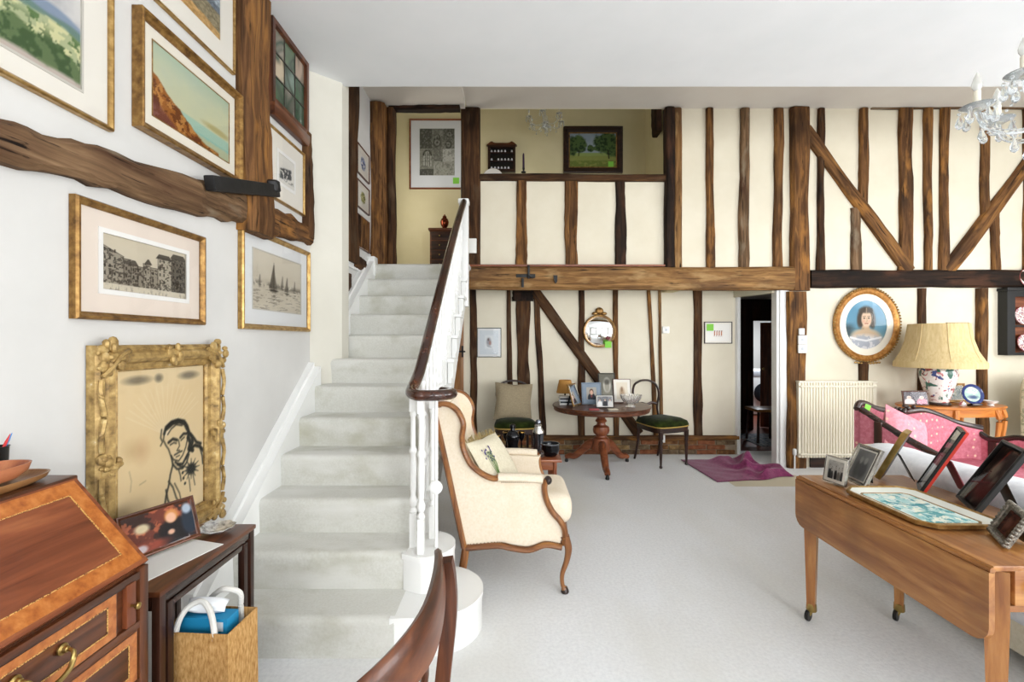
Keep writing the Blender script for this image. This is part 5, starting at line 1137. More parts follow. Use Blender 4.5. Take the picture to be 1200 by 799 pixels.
for sx in (-1, 1):
    for sy in (-1, 1):
        MB().tube([(0, 0, PZ-.02), (0, 0, .55), (0, 0, .06)], [.040, .040, .024], 4, up=(1, 1, 0)).build('leg', PEM['z'], t, (sx*(hx-.045), sy*(hy-.035), 0))
        MB().lathe([(.021, .05), (.024, .055), (.022, .085), (.017, .09)], 12).build('castor_cup', BRASS, t, (sx*(hx-.045), sy*(hy-.035), 0)); MB().lathe([(.012, -.009), (.026, -.008), (.028, 0), (.026, .008), (.012, .009)], 16).build('castor_wheel', BLACK, t, (sx*(hx-.045)-.016, sy*(hy-.035), .028), (pi/2, 0, .6)); MB().tube([(0, 0, .055), (-.006, 0, .04), (-.016, 0, .028)], .010, 8).build('castor_fork', BRASS, t, (sx*(hx-.045), sy*(hy-.035), 0))
for sx in (-1, 1): MB().box(sx*(hx-.03)-.01, sx*(hx-.03)+.01, -hy+.06, hy-.06, .57, PZ-.018, .002).build('apron', PEM['y'], t)
MB().box(-hx+.07, hx-.07, hy-.045, hy-.025, .57, PZ-.018, .002).build('apron', PEM['x'], t)
MB().box(-hx+.07, hx-.07, -hy+.025, -hy+.045, .565, .585, .002).build('drawer_rail', PEM['x'], t)
d_ = MB().box(-hx+.085, hx-.085, -hy+.018, -hy+.05, .588, .695, .004).build('drawer', PEM['x'], t)
for x in (-.13, .13): MB().lathe([(.008, 0), (.008, .01), (.018, .018), (.017, .028), (.004, .033)], 14).build('knob', BRASS, d_, (x, -hy+.018, .64), (pi/2, 0, 0))
# painted tray
t = thing('painted_tray', 'gilt-edged tray painted with a turquoise scene', 'tray', (1.637, 1.845, PZ+.0005))
oc_ = lambda a, b, c: [(-a+c, -b), (a-c, -b), (a, -b+c), (a, b-c), (a-c, b), (-a+c, b), (-a, b-c), (-a, -b+c)]
def octring(prof, a, b, c):
    vs = []; 
    for d, z in prof: vs += [(x, y, z) for x, y in oc_(a-d, b-d, max(.01, c-d*.6))]
    return MB().add(vs, [(i*8+k, i*8+(k+1) % 8, (i+1)*8+(k+1) % 8, (i+1)*8+k) for i in range(len(prof)-1) for k in range(8)])
ta, tb = .158, .222
octring([(.004, .006), (0, .022), (.006, .024), (.014, .018)], ta, tb, .05).build('gilt_rim', GOLD, t); octring([(.012, .019), (.05, .007)], ta, tb, .05).build('sloping_border', mat('tray_border', '#e6e6da', .35), t); octring([(.047, .0075), (.056, .0085), (.058, .006)], ta, tb, .05).build('inner_gilt_line', GOLD, t)
c = Cv(60, 90, '#dfe8e0'); n_ = c.noise(7, 8, 3); c.put((n_-.4)*3, '#8fc4c2', .9); c.put((c.noise(10, 9, 6) > .56), '#3f8f95', .7); c.put((c.noise(8, 12, 9) > .62), '#f3efdc', .9); c.line([(.1, .7), (.5, .55), (.9, .6)], .02, '#2f7c88', .7); c.line([(.2, .3), (.55, .35), (.8, .2)], .02, '#4a9a9a', .7)
me = c.mesh((ta-.055)*2, (tb-.055)*2); me.materials.append(mat('tray_paint', '#fff', .2) if False else PRINT); inst('painted_panel', me, t, (0, 0, .0068), (-pi/2, 0, 0))
octring([(.02, .0), (.02, .005), (.12, .005)], ta, tb, .05).build('base', BLACK, t)
# photographs on it: (base-left, base-right, height, lean)
def pphoto(label, pl, pr, h, rx, cv, fm, fw, mw=0, mats=None, strut_m=BLACK, style='plain', fd=.014, sw=.05):
    pl, pr = Vector(pl), Vector(pr); d = pr-pl; rz = math.atan2(d.y, d.x); m_ = (pl+pr)/2
    return picture('photo_frame', label, 'photo frame', d.length, h, (m_.x, m_.y, PZ+.004), rz, cv, fm, fw, fd, mw, mats, rx=rx, group='photographs on the drop-leaf table', strut=(h*.55, sw, strut_m, .55, .5), style=style)
SIL = nmat('silver_frame', [(.3, '#8f8b84'), (.6, '#c2beb6'), (.8, '#dedad2')], (20, 20, 20), 4, .25, .1, .002, metal=.85)
bw1 = cv_people(2, '#b9b6b0', ['#d8d5ce', '#2b2a2c', '#3b393a', '#1d1d1f', '#6a665f'], 5, '#cfc6bd')
pphoto('small silver framed black and white group photograph at the table end', (1.52, 2.215), (1.545, 2.10), .125, -.18, bw1, SIL, .007, .012, mats=MATBOARD)
bw2 = Cv(40, 50, '#9a9a98'); bw2.put(bw2.noise(5, 5, 3), '#7c7c7c', .6); bw2.ell(.35, .35, .2, .3, '#66666a', 1, .3); bw2.ell(.65, .35, .2, .3, '#5a5a60', 1, .3); bw2.ell(.36, .65, .09, .12, '#b9b6b2', .9, .3); bw2.ell(.63, .66, .09, .12, '#b9b6b2', .9, .3)
pphoto('square silver framed photograph of a couple', (1.632, 2.235), (1.618, 2.075), .19, -.42, bw2, SIL, .018, .006)
gb = Cv(30, 40, '#d7d2c4'); gb.ell(.5, .4, .25, .35, '#8a8578', .8, .5)
pphoto('tall narrow brass photo frame with a black strut', (1.875, 2.29), (1.79, 2.215), .26, -.42, gb, nmat('brass_frame', [(.3, '#8f7440'), (.6, '#b8995a'), (.8, '#d2b87c')], (15, 15, 15), 3, .3, metal=.8), .014, .0, fd=.025)
gr = Cv(30, 40, '#cfc8bc'); gr.ell(.5, .5, .25, .3, '#8f8578', .8, .5)
pphoto('black photo frame with a bright red edge and pink strut', (1.905, 2.12), (1.80, 1.99), .32, -.45, gr, BLACK, .016, .0, strut_m=mat('pink_strut', '#a04a54', .6), fd=.02, sw=.07)
MB().ring(.1675, .322, [(-.001, .002), (-.001, -.008), (.004, -.008), (.004, .002)], 0, .16).build('red_edge', mat('red_edge', '#c8321f', .4), bpy.data.objects['photo_frame.%03d' % 0] if False else [o for o in bpy.data.objects if o.get('label') == 'black photo frame with a bright red edge and pink strut'][0])
bk_ = Cv(50, 70, '#2a1c1a'); bk_.put(bk_.noise(5, 6, 4)*1.2-.3, '#5a3a30', .8); bk_.put((bk_.noise(4, 5, 8)-.5)*4, '#8f8a70', .6); bk_.ell(.45, .62, .16, .16, '#c9b9a0', .7, .5); bk_.ell(.6, .25, .4, .15, '#7a2a26', .7, .5)
pphoto('large black framed dark portrait leaning beside the turquoise tray', (1.915, 1.945), (1.80, 1.755), .30, -.50, bk_, BLACK, .022, .0, fd=.02, sw=.06)
om = Cv(40, 30, '#3a1c18'); om.put((om.noise(6, 5, 2) > .5), '#6e3a2e', .8); om.ell(.4, .5, .2, .3, '#8a5a48', .8, .4)
pf_ = pphoto('small ornate pewter photo frame at the drawer end', (1.70, 1.605), (1.612, 1.475), .125, -.45, om, nmat('pewter', [(.3, '#4a4640'), (.55, '#8a847a'), (.75, '#bab4a8')], (90, 90, 90), 5, .35, .8, .006, metal=.8), .022, .0, style='deep', fd=.02)
mb = MB()
for i in range(14):
    for zz in (.004, .121): mb.sphere((-.08+.0123*i, -.015, zz), .008, 7, 5)
for i in range(8):
    for xx in (-.081, .081): mb.sphere((xx, -.015, .015+.0137*i), .008, 7, 5)
o = mb.build('beaded_edge', MATS['pewter'], pf_); o['kind'] = 'stuff'
# ---------------------------------------------------------------- cream sofa with a white throw
SOF = nmat('sofa_cream', [(.3, '#d6cdb4'), (.6, '#e0d8c2'), (.8, '#e8e1ce')], (60, 60, 60), 4, .95, .2, .003)
t = thing('cream_sofa', 'cream sofa with its back to the drop-leaf table', 'sofa', (2.55, 1.95, 0))
MB().box(-.40, .42, -.85, .80, .06, .42, .04).build('base', SOF, t)
MB().prism([(-.40, .2), (-.50, .73), (-.46, .775), (-.36, .78), (-.27, .74), (-.20, .2)], -.85, .80, 'y').build('backrest', SOF, t)
for sy in (-1, 1): MB().box(-.42, .42, sy*.80-.09-.02, sy*.80+.09-.02, .1, .60, .06).build('arm', SOF, t)
for k in (0, 1): MB().box(-.22, .42, -.70+k*.69, -.02+k*.69, .42, .56, .05).build('seat_cushion', SOF, t)
for sx in (-1, 1):
    for sy in (-1, 1): MB().lathe([(.018, 0), (.025, .06)], 10, (sx*.34, sy*.75, 0)).build('foot', DRK['z'], t)
# throw draped over the back and far arm
def throw():
    prof = [(-.40, .20), (-.455, .42), (-.51, .66), (-.515, .745), (-.47, .795), (-.36, .802), (-.26, .765), (-.215, .70), (-.20, .62)]
    P = [(q.x, q.y) for q in spline([(a, b, 0) for a, b in prof], 4)]; n = 46; vs = []
    for j in range(n+1):
        t_ = j/n; y = -.84+1.66*t_; dz = 0; inn = 0
        if t_ > .90: e = (t_-.90)/.10; dz = -.10*e*e; 
        for i, (x, z) in enumerate(P):
            w_ = .006*math.sin(14*t_+i*.35)+.004*math.sin(31*t_+.2*i)
            vs.append((x-abs(w_)*(x < -.3)+(.02 if x > -.3 else 0), y+.012*math.sin(i*.5+t_*5), z+dz*(1 if z > .5 else .4)+abs(w_)))
    m = len(P)
    # far end falls down
    for k, (dy, s_) in enumerate([(.02, .93), (.03, .62), (.035, .3)]):
        for i, (x, z) in enumerate(P): vs.append((x, .82+dy+.01*math.sin(i), .2+(z-.10-.2)*s_))
    rows = n+1+3
    return MB().add(vs, [(j*m+i, j*m+i+1, (j+1)*m+i+1, (j+1)*m+i) for j in range(rows-1) for i in range(m-1)])
o = throw().build('white_throw', nmat('throw_white', [(.3, '#e2e3e6'), (.6, '#ececee'), (.8, '#f4f4f5')], (50, 50, 50), 4, .95, .3, .003), None, (2.55, 1.95, 0)); tag(o, 'white throw draped over the back of the cream sofa', 'throw')
o.modifiers.new('thick', 'SOLIDIFY').thickness = .006
# ---------------------------------------------------------------- pink settee, faces the camera side
PNK = nmat('pink_damask', [(.3, '#b5606e'), (.5, '#c4707e'), (.7, '#cf8390')], (40, 40, 40), 4, .9, .2, .003)
def dots(m):
    nt = m.node_tree; N, L = nt.nodes, nt.links; b = N['Principled BSDF']; src = b.inputs['Base Color'].links[0].from_socket
    tc = N.new('ShaderNodeTexCoord'); v = N.new('ShaderNodeTexVoronoi'); v.inputs['Scale'].default_value = 17; v.inputs['Randomness'].default_value = .25; L.new(tc.outputs['Object'], v.inputs['Vector'])
    r = N.new('ShaderNodeMapRange'); r.inputs[1].default_value = .20; r.inputs[2].default_value = .12; L.new(v.outputs['Distance'], r.inputs[0])
    mx = N.new('ShaderNodeMix'); mx.data_type = 'RGBA'; L.new(r.outputs[0], mx.inputs[0]); L.new(src, mx.inputs[6]); mx.inputs[7].default_value = (*sr('#ecc4a8'), 1); L.new(mx.outputs[2], b.inputs['Base Color'])
dots(PNK)
PNK2 = nmat('pink_cushion_cotton', [(.3, '#d27f8c'), (.5, '#dc8f9a'), (.7, '#e4a0aa')], (40, 40, 40), 4, .9, .2, .003); dots(PNK2)
t = thing('pink_settee', 'pink settee with a carved dark mahogany frame', 'settee', (3.16, 3.55, 0), .32)
top = [(-.66, .0, .90), (-.62, .01, .935), (-.54, .02, .925), (-.42, .03, .885), (-.25, .04, .855), (-.12, .045, .84), (0, .05, .845), (.14, .045, .845), (.30, .03, .80), (.48, .01, .735), (.62, -.03, .70), (.67, -.07, .69)]
P = spline(top, 5)
MB().tube(P, [(.028, .022)]*len(P), 10).build('crest_rail', DRK['x'], t)
mb = MB(); rs = random.Random(8)
for i in range(14): mb.sphere((-.10+rs.uniform(-.09, .09), .03+rs.uniform(-.03, .01), .865+rs.uniform(-.025, .035)), (rs.uniform(.015, .03), .015, rs.uniform(.01, .02)), 8, 6)
o = mb.build('carved_crest', DRK['x'], t); o['kind'] = 'stuff'
def slab(P, zb, dy, th):
    n = len(P); vs = [(p.x, p.y+dy, p.z-.015) for p in P]+[(p.x, p.y+dy, zb) for p in P]+[(p.x, p.y+dy+th, p.z-.015) for p in P]+[(p.x, p.y+dy+th, zb) for p in P]
    fs = []
    for i in range(n-1): fs += [(i, i+1, n+i+1, n+i), (2*n+i, 3*n+i, 3*n+i+1, 2*n+i+1), (i, 2*n+i, 2*n+i+1, i+1), (n+i, n+i+1, 3*n+i+1, 3*n+i)]
    fs += [(0, n, 3*n, 2*n), (n-1, 3*n-1, 4*n-1, 2*n-1)]; return MB().add(vs, fs)
slab(P[2:-3], .42, -.035, .06).build('back_padding', PNK, t)
MB().box(-.62, .64, -.58, .03, .33, .45, .05).build('seat', PNK, t); MB().box(-.63, .65, -.585, .02, .28, .34, .012).build('seat_rail', DRK['x'], t)
for sx, ax_ in ((-1, -.645), (1, .655)):
    ztop = .90 if sx < 0 else .69
    A_ = spline([(ax_, -.02, ztop), (ax_-.01*sx, -.14, ztop-.075), (ax_, -.30, max(.66, ztop-.15)), (ax_, -.44, .69 if sx < 0 else .62), (ax_, -.52, .66 if sx < 0 else .60)], 5)
    MB().tube(A_, [(.024, .022)]*len(A_), 10).build('arm_rail', DRK['y'], t)
    B_ = spline([(ax_, -.52, .66 if sx < 0 else .60), (ax_-.0, -.54, .58), (ax_, -.50, .48), (ax_, -.54, .38), (ax_, -.56, .30)], 5); MB().tube(B_, [(.024, .022)]*len(B_), 8, up=(0, 1, 0)).build('arm_post', DRK['z'], t)
    n = len(A_); vs = [(ax_-.015, p.y, p.z-.01) for p in A_]+[(ax_-.015, p.y, .36) for p in A_]+[(ax_+.015, p.y, p.z-.01) for p in A_]+[(ax_+.015, p.y, .36) for p in A_]; fs = []
    for i in range(n-1): fs += [(i, i+1, n+i+1, n+i), (2*n+i, 3*n+i, 3*n+i+1, 2*n+i+1), (i, 2*n+i, 2*n+i+1, i+1)]
    MB().add(vs, fs+[(0, n, 3*n, 2*n), (n-1, 3*n-1, 4*n-1, 2*n-1)]).build('arm_padding', PNK, t)
    MB().box(ax_-.024, ax_+.024, -.17, -.12, .34, ztop-.07, .006).build('arm_stile', DRK['z'], t)
    for y in (-.54, .0):
        p = spline([(ax_, y, .32), (ax_+.015*sx, y-.02, .2), (ax_, y, .08), (ax_+.02*sx, y-.01, 0)], 5); MB().tube(p, [.028-.012*i/(len(p)-1) for i in range(len(p))], 8).build('leg', DRK['z'], t)
MB().box(-.03, .03, -.0015, 0, -.04, .04).build('sticker', STICKER, t, (-.60, -.028, .895), (.1, .3, 0), smooth=False, label='small square green sticker')
o = MB().pillow((0, 0, 0), .36, .36, .12, 12, 3, .04).build('pink_cushion', PNK2, None, (2.78, 3.22, .72), (1.25, .42, .15)); tag(o, 'pink dotted cushion propped in the corner of the settee', 'cushion')
# ---------------------------------------------------------------- half-round lamp table
LX, LY, LZ = 4.54, 4.72, .745
t = thing('console_table', 'honey oval side table with cabriole legs carrying the big lamp', 'table', (LX, LY, 0))
MB().lathe([(.001, LZ-.028), (.97, LZ-.028), (1.0, LZ-.018), (1.0, LZ-.006), (.985, LZ), (.001, LZ)], 48, sx=.525, sy=.27).build('table_top', ORA['x'], t, ang=30)
MB().lathe([(.88, LZ-.10), (.90, LZ-.10), (.90, LZ-.028), (.88, LZ-.028)], 48, sx=.525, sy=.27, ring=True).build('apron', ORA['x'], t)
for a in (-2.75, -1.9, -.95, -.38, .9, 2.2):
    x, y = .47*math.cos(a), .235*math.sin(a); ux, uy = math.cos(a), math.sin(a)*.6
    p = spline([(x, y, LZ-.03), (x+.035*ux, y+.03*uy, LZ-.12), (x+.015*ux, y+.01*uy, .42), (x-.02*ux, y-.02*uy, .2), (x+.01*ux, y+.01*uy, .03), (x+.03*ux, y+.03*uy, 0)], 5); n = len(p)
    MB().tube(p, [.030-.014*min(1, i/(n*.5)) for i in range(n)], 8).build('leg', ORA['z'], t)
MB().lathe([(.001, .20), (.80, .20), (.82, .21), (.80, .22), (.001, .22)], 40, sx=.525, sy=.27).build('shelf', ORA['x'], t)
lt = LZ+.0005
t = thing('table_lamp', 'large floral ginger-jar lamp with a cream panelled shade', 'lamp', (4.37, 4.665, lt))
POR = nmat('porcelain', [(.3, '#e9dcd2'), (.6, '#f0e8e2'), (.8, '#f6f2ee')], (8, 8, 8), 4, .15, coat=.4)
def florals(m):
    nt = m.node_tree; N, L = nt.nodes, nt.links; b = N['Principled BSDF']; src = b.inputs['Base Color'].links[0].from_socket; tc = N.new('ShaderNodeTexCoord')
    for sc, lo, hi, col, ds in [(13, .56, .60, '#c26a6a', 1.5), (17, .60, .63, '#8c4a4a', 2.0), (8.5, .60, .63, '#3f6a5a', .4), (11, .64, .66, '#41528a', .6)]:
        n = N.new('ShaderNodeTexNoise'); n.inputs['Scale'].default_value = sc; n.inputs['Detail'].default_value = 3; n.inputs['Distortion'].default_value = ds
        mp = N.new('ShaderNodeMapping'); mp.inputs['Location'].default_value = (sc, sc*2, -sc); L.new(tc.outputs['Object'], mp.inputs[0]); L.new(mp.outputs[0], n.inputs['Vector'])
        r = N.new('ShaderNodeMapRange'); r.inputs[1].default_value = lo; r.inputs[2].default_value = hi; L.new(n.outputs[0], r.inputs[0])
        mx = N.new('ShaderNodeMix'); mx.data_type = 'RGBA'; L.new(r.outputs[0], mx.inputs[0]); L.new(src, mx.inputs[6]); mx.inputs[7].default_value = (*sr(col), 1); src = mx.outputs[2]
    L.new(src, b.inputs['Base Color'])
florals(POR)
MB().lathe([(.095, 0), (.10, .012), (.095, .025), (.08, .03)], 28).build('lamp_plinth', DRK['x'], t)
MB().lathe([(.08, .03), (.09, .06), (.125, .18), (.15, .28), (.155, .33), (.145, .38), (.10, .415), (.06, .42)], 36).build('ginger_jar', POR, t)
MB().tube([(0, 0, .42), (0, 0, .62)], .008, 8).build('lamp_stem', BRASS, t)
vs = []; seg = 64; prof = [(.358, .385), (.362, .40), (.360, .44), (.345, .455), (.300, .55), (.268, .66), (.250, .78), (.244, .83), (.240, .83), (.262, .66), (.294, .55), (.352, .44), (.352, .39)]
for q, z in prof:
    for k in range(seg): f = 1-.035*(1-abs(math.cos(4*2*pi*k/seg)))**1.0*(.46 < z or z < 0); vs.append((q*f*math.cos(2*pi*k/seg+.3), q*f*math.sin(2*pi*k/seg+.3), z))
SHD = nmat('shade_silk', [(.3, '#cdb27c'), (.5, '#d8bf8c'), (.7, '#dfc898')], (70, 70, 6), 3, .85, .15, .002)
sh = MB().add(vs, [(i*seg+k, i*seg+(k+1) % seg, (i+1)*seg+(k+1) % seg, (i+1)*seg+k) for i in range(len(prof)-1) for k in range(seg)]).build('lamp_shade', SHD, t, ang=60)
for k in range(8):
    a = 2*pi*k/8+.3; p = [(q*1.004*math.cos(a), q*1.004*math.sin(a), z) for q, z in [(.345, .455), (.300, .55), (.268, .66), (.250, .78), (.244, .83)]]; MB().tube(p, .004, 6).build('seam', SHD, sh)
tphoto('dark framed snapshot of two children beside the big lamp', 1058, 1088, 468, 451, 4.60, cv_people(7, '#5a5358', ['#8a858c', '#e8d8d4', '#d88a9a', '#efe6df'], 2, '#e6c0ac'), MAH['x'], .014, .0, rx=-.15, z=lt, grp='things on the honey table')
tphoto('gilt framed dark picture leaning behind the blue plate', 1109, 1133, 466, 444, 4.83, cv_small(4, ('#4a5a4a', '#2a3a34', '#9a8f6a'), '#6a6a5a'), GOLD_DK, .028, .0, rx=-.15, z=lt, grp='things on the honey table')
t = thing('blue_plate', 'oval blue-rimmed plate propped on the honey table', 'plate', (4.63, 4.58, lt+.118), 0); t.rotation_euler = (pi/2-.25, 0, 0)
MB().lathe([(.0005, -.006), (.08, -.006), (.108, .006), (.108, .012), (.085, .002), (.0005, .001)], 32, sx=1, sy=.95).build('plate_body', mat('cobalt', '#26356e', .15), t)
c = Cv(40, 40, '#cfdcc8'); c.put((c.noise(5, 5, 2) > .5), '#9dbfb4', .8); c.ell(.5, .3, .3, .12, '#2d3c6a', .8, .5); c.ell(.4, .65, .2, .1, '#e6e8d8', .8, .4)
me = c.mesh(.155, .148, 0, True); me.materials.append(PRINT); inst('painted_centre', me, t, (0, 0, .0035), (-pi/2, 0, 0))
MB().box(-.05, .05, -.115, -.095, -.03, .03, .004).build('plate_stand', DRK['x'], t)
o = MB().lathe([(.03, 0), (.02, .01), (.045, .03), (.06, .05), (.056, .05), (.04, .03), (.001, .016)], 20).build('white_bowl', mat('white_china', '#e9e6e2', .2), None, (4.86, 4.62, lt)); tag(o, 'small white china bowl on footed base beside the blue plate', 'bowl')
o = MB().lathe([(.012, 0), (.02, .004), (.028, .02), (.026, .035), (.014, .045), (.016, .052), (.001, .056)], 18).build('trinket_pot', POR, None, (4.50, 4.545, lt)); tag(o, 'tiny pink and white trinket pot at the lamp foot', 'trinket')
o = MB().lathe([(.055, 0), (.06, .01), (.10, .10), (.09, .18), (.05, .21), (.055, .24), (.001, .24)], 24).build('blue_vase', nmat('blue_white', [(.4, '#e3e6ee'), (.52, '#d8deea'), (.56, '#4a62a8')], (14, 14, 14), 3, .2), None, (4.82, 4.78, .221)); tag(o, 'blue and white china jar on the shelf below the lamp', 'jar')
# ---------------------------------------------------------------- wall cabinet with plates
p0 = at(1169, 416, FY); p1 = at(1169, 338, FY)
t = thing('wall_cabinet', 'black open wall cabinet displaying patterned plates', 'cabinet', (p0.x, FY-.001, p0.z)); cw, ch, cd = .85, p1.z-p0.z, .10
MB().box(0, cw, -cd, 0, 0, .03, .003).box(-.015, cw+.015, -cd-.015, 0, ch-.035, ch, .006).box(.0, .028, -cd, 0, .03, ch-.035).box(cw-.028, cw, -cd, 0, .03, ch-.035).box(.028, .085, -cd, -cd+.02, .03, ch-.035).box(cw-.085, cw-.028, -cd, -cd+.02, .03, ch-.035).box(.085, cw-.085, -cd, -cd+.02, ch-.10, ch-.035).build('carcass', BLACK, t, smooth=False)
MB().box(.028, cw-.028, -.012, 0, .03, ch-.035).build('back_board', wood('red', 'x'), t)
MB().box(.028, cw-.028, -cd+.02, -.012, ch*.42, ch*.42+.018).build('shelf', BLACK, t)
PLT = nmat('plate_imari', [(.35, '#f0ece6'), (.48, '#e6d8cf'), (.52, '#b5483c'), (.58, '#3d4680'), (.62, '#f0ece6')], (26, 26, 26), 3, .2, dist=1.5)
def plate_obj(label, loc, r):
    t = thing('display_plate', label, 'plate', loc, 0, 'patterned plates on the right wall'); t.rotation_euler = (pi/2-.12, 0, 0)
    MB().lathe([(.0005, 0), (r*.55, 0), (r*.62, .006), (r, .018), (r, .023), (r*.6, .011), (.0005, .006)], 32).build('plate_body', PLT, t); MB().lathe([(r-.004, .0195), (r+.002, .019), (r+.002, .023), (r-.004, .025)], 32, ring=True).build('rim_line', mat('plate_rim', '#7a2f28', .2), t); return t
plate_obj('patterned red and blue plate on the upper cabinet shelf', (p0.x+.215, FY-.045, p0.z+ch*.42+.018+.104), .10)
plate_obj('patterned red and blue plate on the lower cabinet shelf', (p0.x+.245, FY-.045, p0.z+.03+.104), .10)
pq = at(1203, 322, FY); plate_obj('patterned red and blue plate standing on the cabinet top', (p0.x+.27, FY-.05, p0.z+ch+.108), .105)
# ---------------------------------------------------------------- patterned wing chair at the wall
FLO = nmat('floral_cotton', [(.35, '#d8cdb0'), (.5, '#ddd2b6'), (.56, '#b9ae8a'), (.60, '#8f9a78'), (.64, '#ddd2b6')], (12, 12, 12), 3, .95, dist=1.2)
t = thing('wing_chair', 'cream patterned wing chair at the wall beside the cabinet', 'armchair', (5.66, 4.40, 0), .12)
MB().box(-.34, .34, -.36, .34, .24, .46, .05).build('seat', FLO, t)
MB().prism([(q.x, q.y) for q in spline([(-.34, .4, 0), (-.36, .75, 0), (-.345, .95, 0), (-.27, 1.02, 0), (0, 1.045, 0), (.27, 1.02, 0), (.345, .95, 0), (.36, .75, 0), (.34, .4, 0)], 5)], .22, .36, 'y').build('backrest', FLO, t, ang=50)
for sx in (-1, 1):
    MB().prism([(q.x, q.y) for q in spline([(.34, .25, 0), (.33, .95, 0), (.26, 1.0, 0), (.12, .95, 0), (.05, .80, 0), (.02, .66, 0), (-.20, .63, 0), (-.33, .62, 0), (-.36, .54, 0), (-.34, .25, 0)], 5)], sx*.33-.045, sx*.33+.045, 'x').build('wing_side', FLO, t, ang=50)
    for y in (-.30, .28): MB().tube([(sx*.29, y, .25), (sx*.29, y, 0)], [.03, .02], 4, up=(1, 1, 0)).build('leg', DRK['z'], t)
# ---------------------------------------------------------------- chandeliers
GLS = mat('chandelier_glass', '#f4f8fa', .05, trans=.85, ior=1.35)
CND = mat('candle_sleeve', '#f1ebd8', .5)
def chandelier(label, loc, s, arms, hang, rot=0, bulbs=True):
    t = thing('chandelier', label, 'chandelier', loc, rot)
    MB().lathe([(.006*s, hang), (.006*s, .34*s), (.02*s, .33*s), (.035*s, .30*s), (.02*s, .26*s), (.014*s, .16*s), (.04*s, .12*s), (.05*s, .07*s), (.03*s, .02*s), (.06*s, -.03*s), (.05*s, -.06*s), (.015*s, -.10*s), (.02*s, -.13*s), (.003*s, -.16*s)], 16).build('stem', GLS, t)
    MB().lathe([(.06*s, hang), (.05*s, hang-.02), (.012*s, hang-.05)], 18).build('ceiling_rose', BRASS, t)
    arm = MB(); p = spline([(.04*s, 0, .0), (.12*s, 0, -.07*s), (.24*s, 0, -.09*s), (.33*s, 0, -.04*s), (.36*s, 0, .04*s)], 6); arm.tube(p, .011*s, 8); am = arm.mesh('arm'); am.materials.append(GLS)
    cup = MB().lathe([(.012*s, 0), (.03*s, .005*s), (.062*s, .022*s), (.064*s, .026*s), (.03*s, .014*s), (.012*s, .02*s)], 18).mesh('drip_pan'); cup.materials.append(GLS)
    cnd = MB().lathe([(.014*s, .012*s), (.014*s, .095*s), (.008*s, .097*s)], 12).mesh('candle_sleeve'); cnd.materials.append(CND)
    blb = MB().lathe([(.010*s, .095*s), (.019*s, .115*s), (.020*s, .13*s), (.012*s, .16*s), (.002*s, .185*s)], 12).mesh('bulb'); blb.materials.append(mat('bulb_glass', '#f3f3ee', .15, trans=.5))
    drp = MB().sphere((0, 0, -.016*s), .008*s, 8, 6).lathe([(.002*s, -.024*s), (.011*s, -.05*s), (.016*s, -.068*s), (.012*s, -.082*s), (.001*s, -.09*s)], 8).mesh('crystal_drop'); drp.materials.append(GLS)
    for k in range(arms):
        a = 2*pi*k/arms; c_, s_ = math.cos(a), math.sin(a)
        ar = inst('arm', am, t, (0, 0, 0), (0, 0, a)); e = (.36*s, 0, .04*s)
        inst('drip_pan', cup, ar, e); inst('candle_sleeve', cnd, ar, e); inst('bulb', blb, ar, e)
        for q in range(6):
            b = 2*pi*q/6; inst('crystal_drop', drp, ar, (e[0]+.06*s*math.cos(b), .06*s*math.sin(b), e[2]+.02*s))
        inst('crystal_drop', drp, ar, (.24*s, 0, -.095*s)); inst('crystal_drop', drp, ar, (.12*s, 0, -.075*s)); 
    for q in range(10): b = 2*pi*q/10; inst('crystal_drop', drp, t, (.058*s*math.cos(b), .058*s*math.sin(b), -.035*s))
    inst('crystal_drop', drp, t, (0, 0, -.15*s))
    for k in range(arms):      # swags of beads between arms
        a0, a1 = 2*pi*k/arms, 2*pi*(k+1)/arms; mb = MB()
        for i in range(11): f = i/10; x = .35*s*(math.cos(a0)*(1-f)+math.cos(a1)*f); y = .35*s*(math.sin(a0)*(1-f)+math.sin(a1)*f); mb.sphere((x, y, .03*s-.07*s*math.sin(pi*f)), .006*s, 6, 4)
        o = mb.build('bead_swag', GLS, t); o['kind'] = 'stuff'
    return t
chandelier('crystal chandelier with candle bulbs hanging from the low ceiling', (3.09, 2.40, 2.70), 1.25, 8, ZC-2.70, .12)
chandelier('small crystal chandelier hanging in the dim gallery', (at(639, 150, 5.85).x, 5.85, 4.21), .62, 6, 4.85-4.21, .3)
# ---------------------------------------------------------------- gallery and landing things
p0 = at(572, 203, GY); p1 = at(604, 172, GY); w, h = p1.x-p0.x, p1.z-p0.z
t = thing('thimble_rack', 'dark wooden rack of small white thimbles on the gallery wall', 'rack', ((p0.x+p1.x)/2, GY-.001, p0.z))
MB().ring(w, h, [(0, 0), (0, -.06), (.03, -.06), (.03, 0)], 0, h/2).build('rack_frame', DRK['x'], t); MB().box(-w/2+.02, w/2-.02, -.008, 0, .02, h-.02).build('back_board', BLACK, t)
MB().prism([(q.x, q.y) for q in spline([(-w/2-.02, 0, 0), (-w*.38, .05, 0), (-w*.25, .03, 0), (0, .03, 0), (w*.25, .03, 0), (w*.38, .05, 0), (w/2+.02, 0, 0)], 4)], -.06, 0, 'y').build('rack_crest', MAH['x'], t, (0, 0, h))
for k in range(3): MB().box(-w/2+.025, w/2-.025, -.05, -.008, 0, .01).build('rack_shelf', DRK['x'], t, (0, 0, .035+k*.115))
th = MB().lathe([(.014, 0), (.015, .006), (.011, .03), (.004, .036)], 12).mesh('thimble'); th.materials.append(mat('thimble_white', '#e2e2ea', .3))
rr = ['top', 'middle', 'bottom']
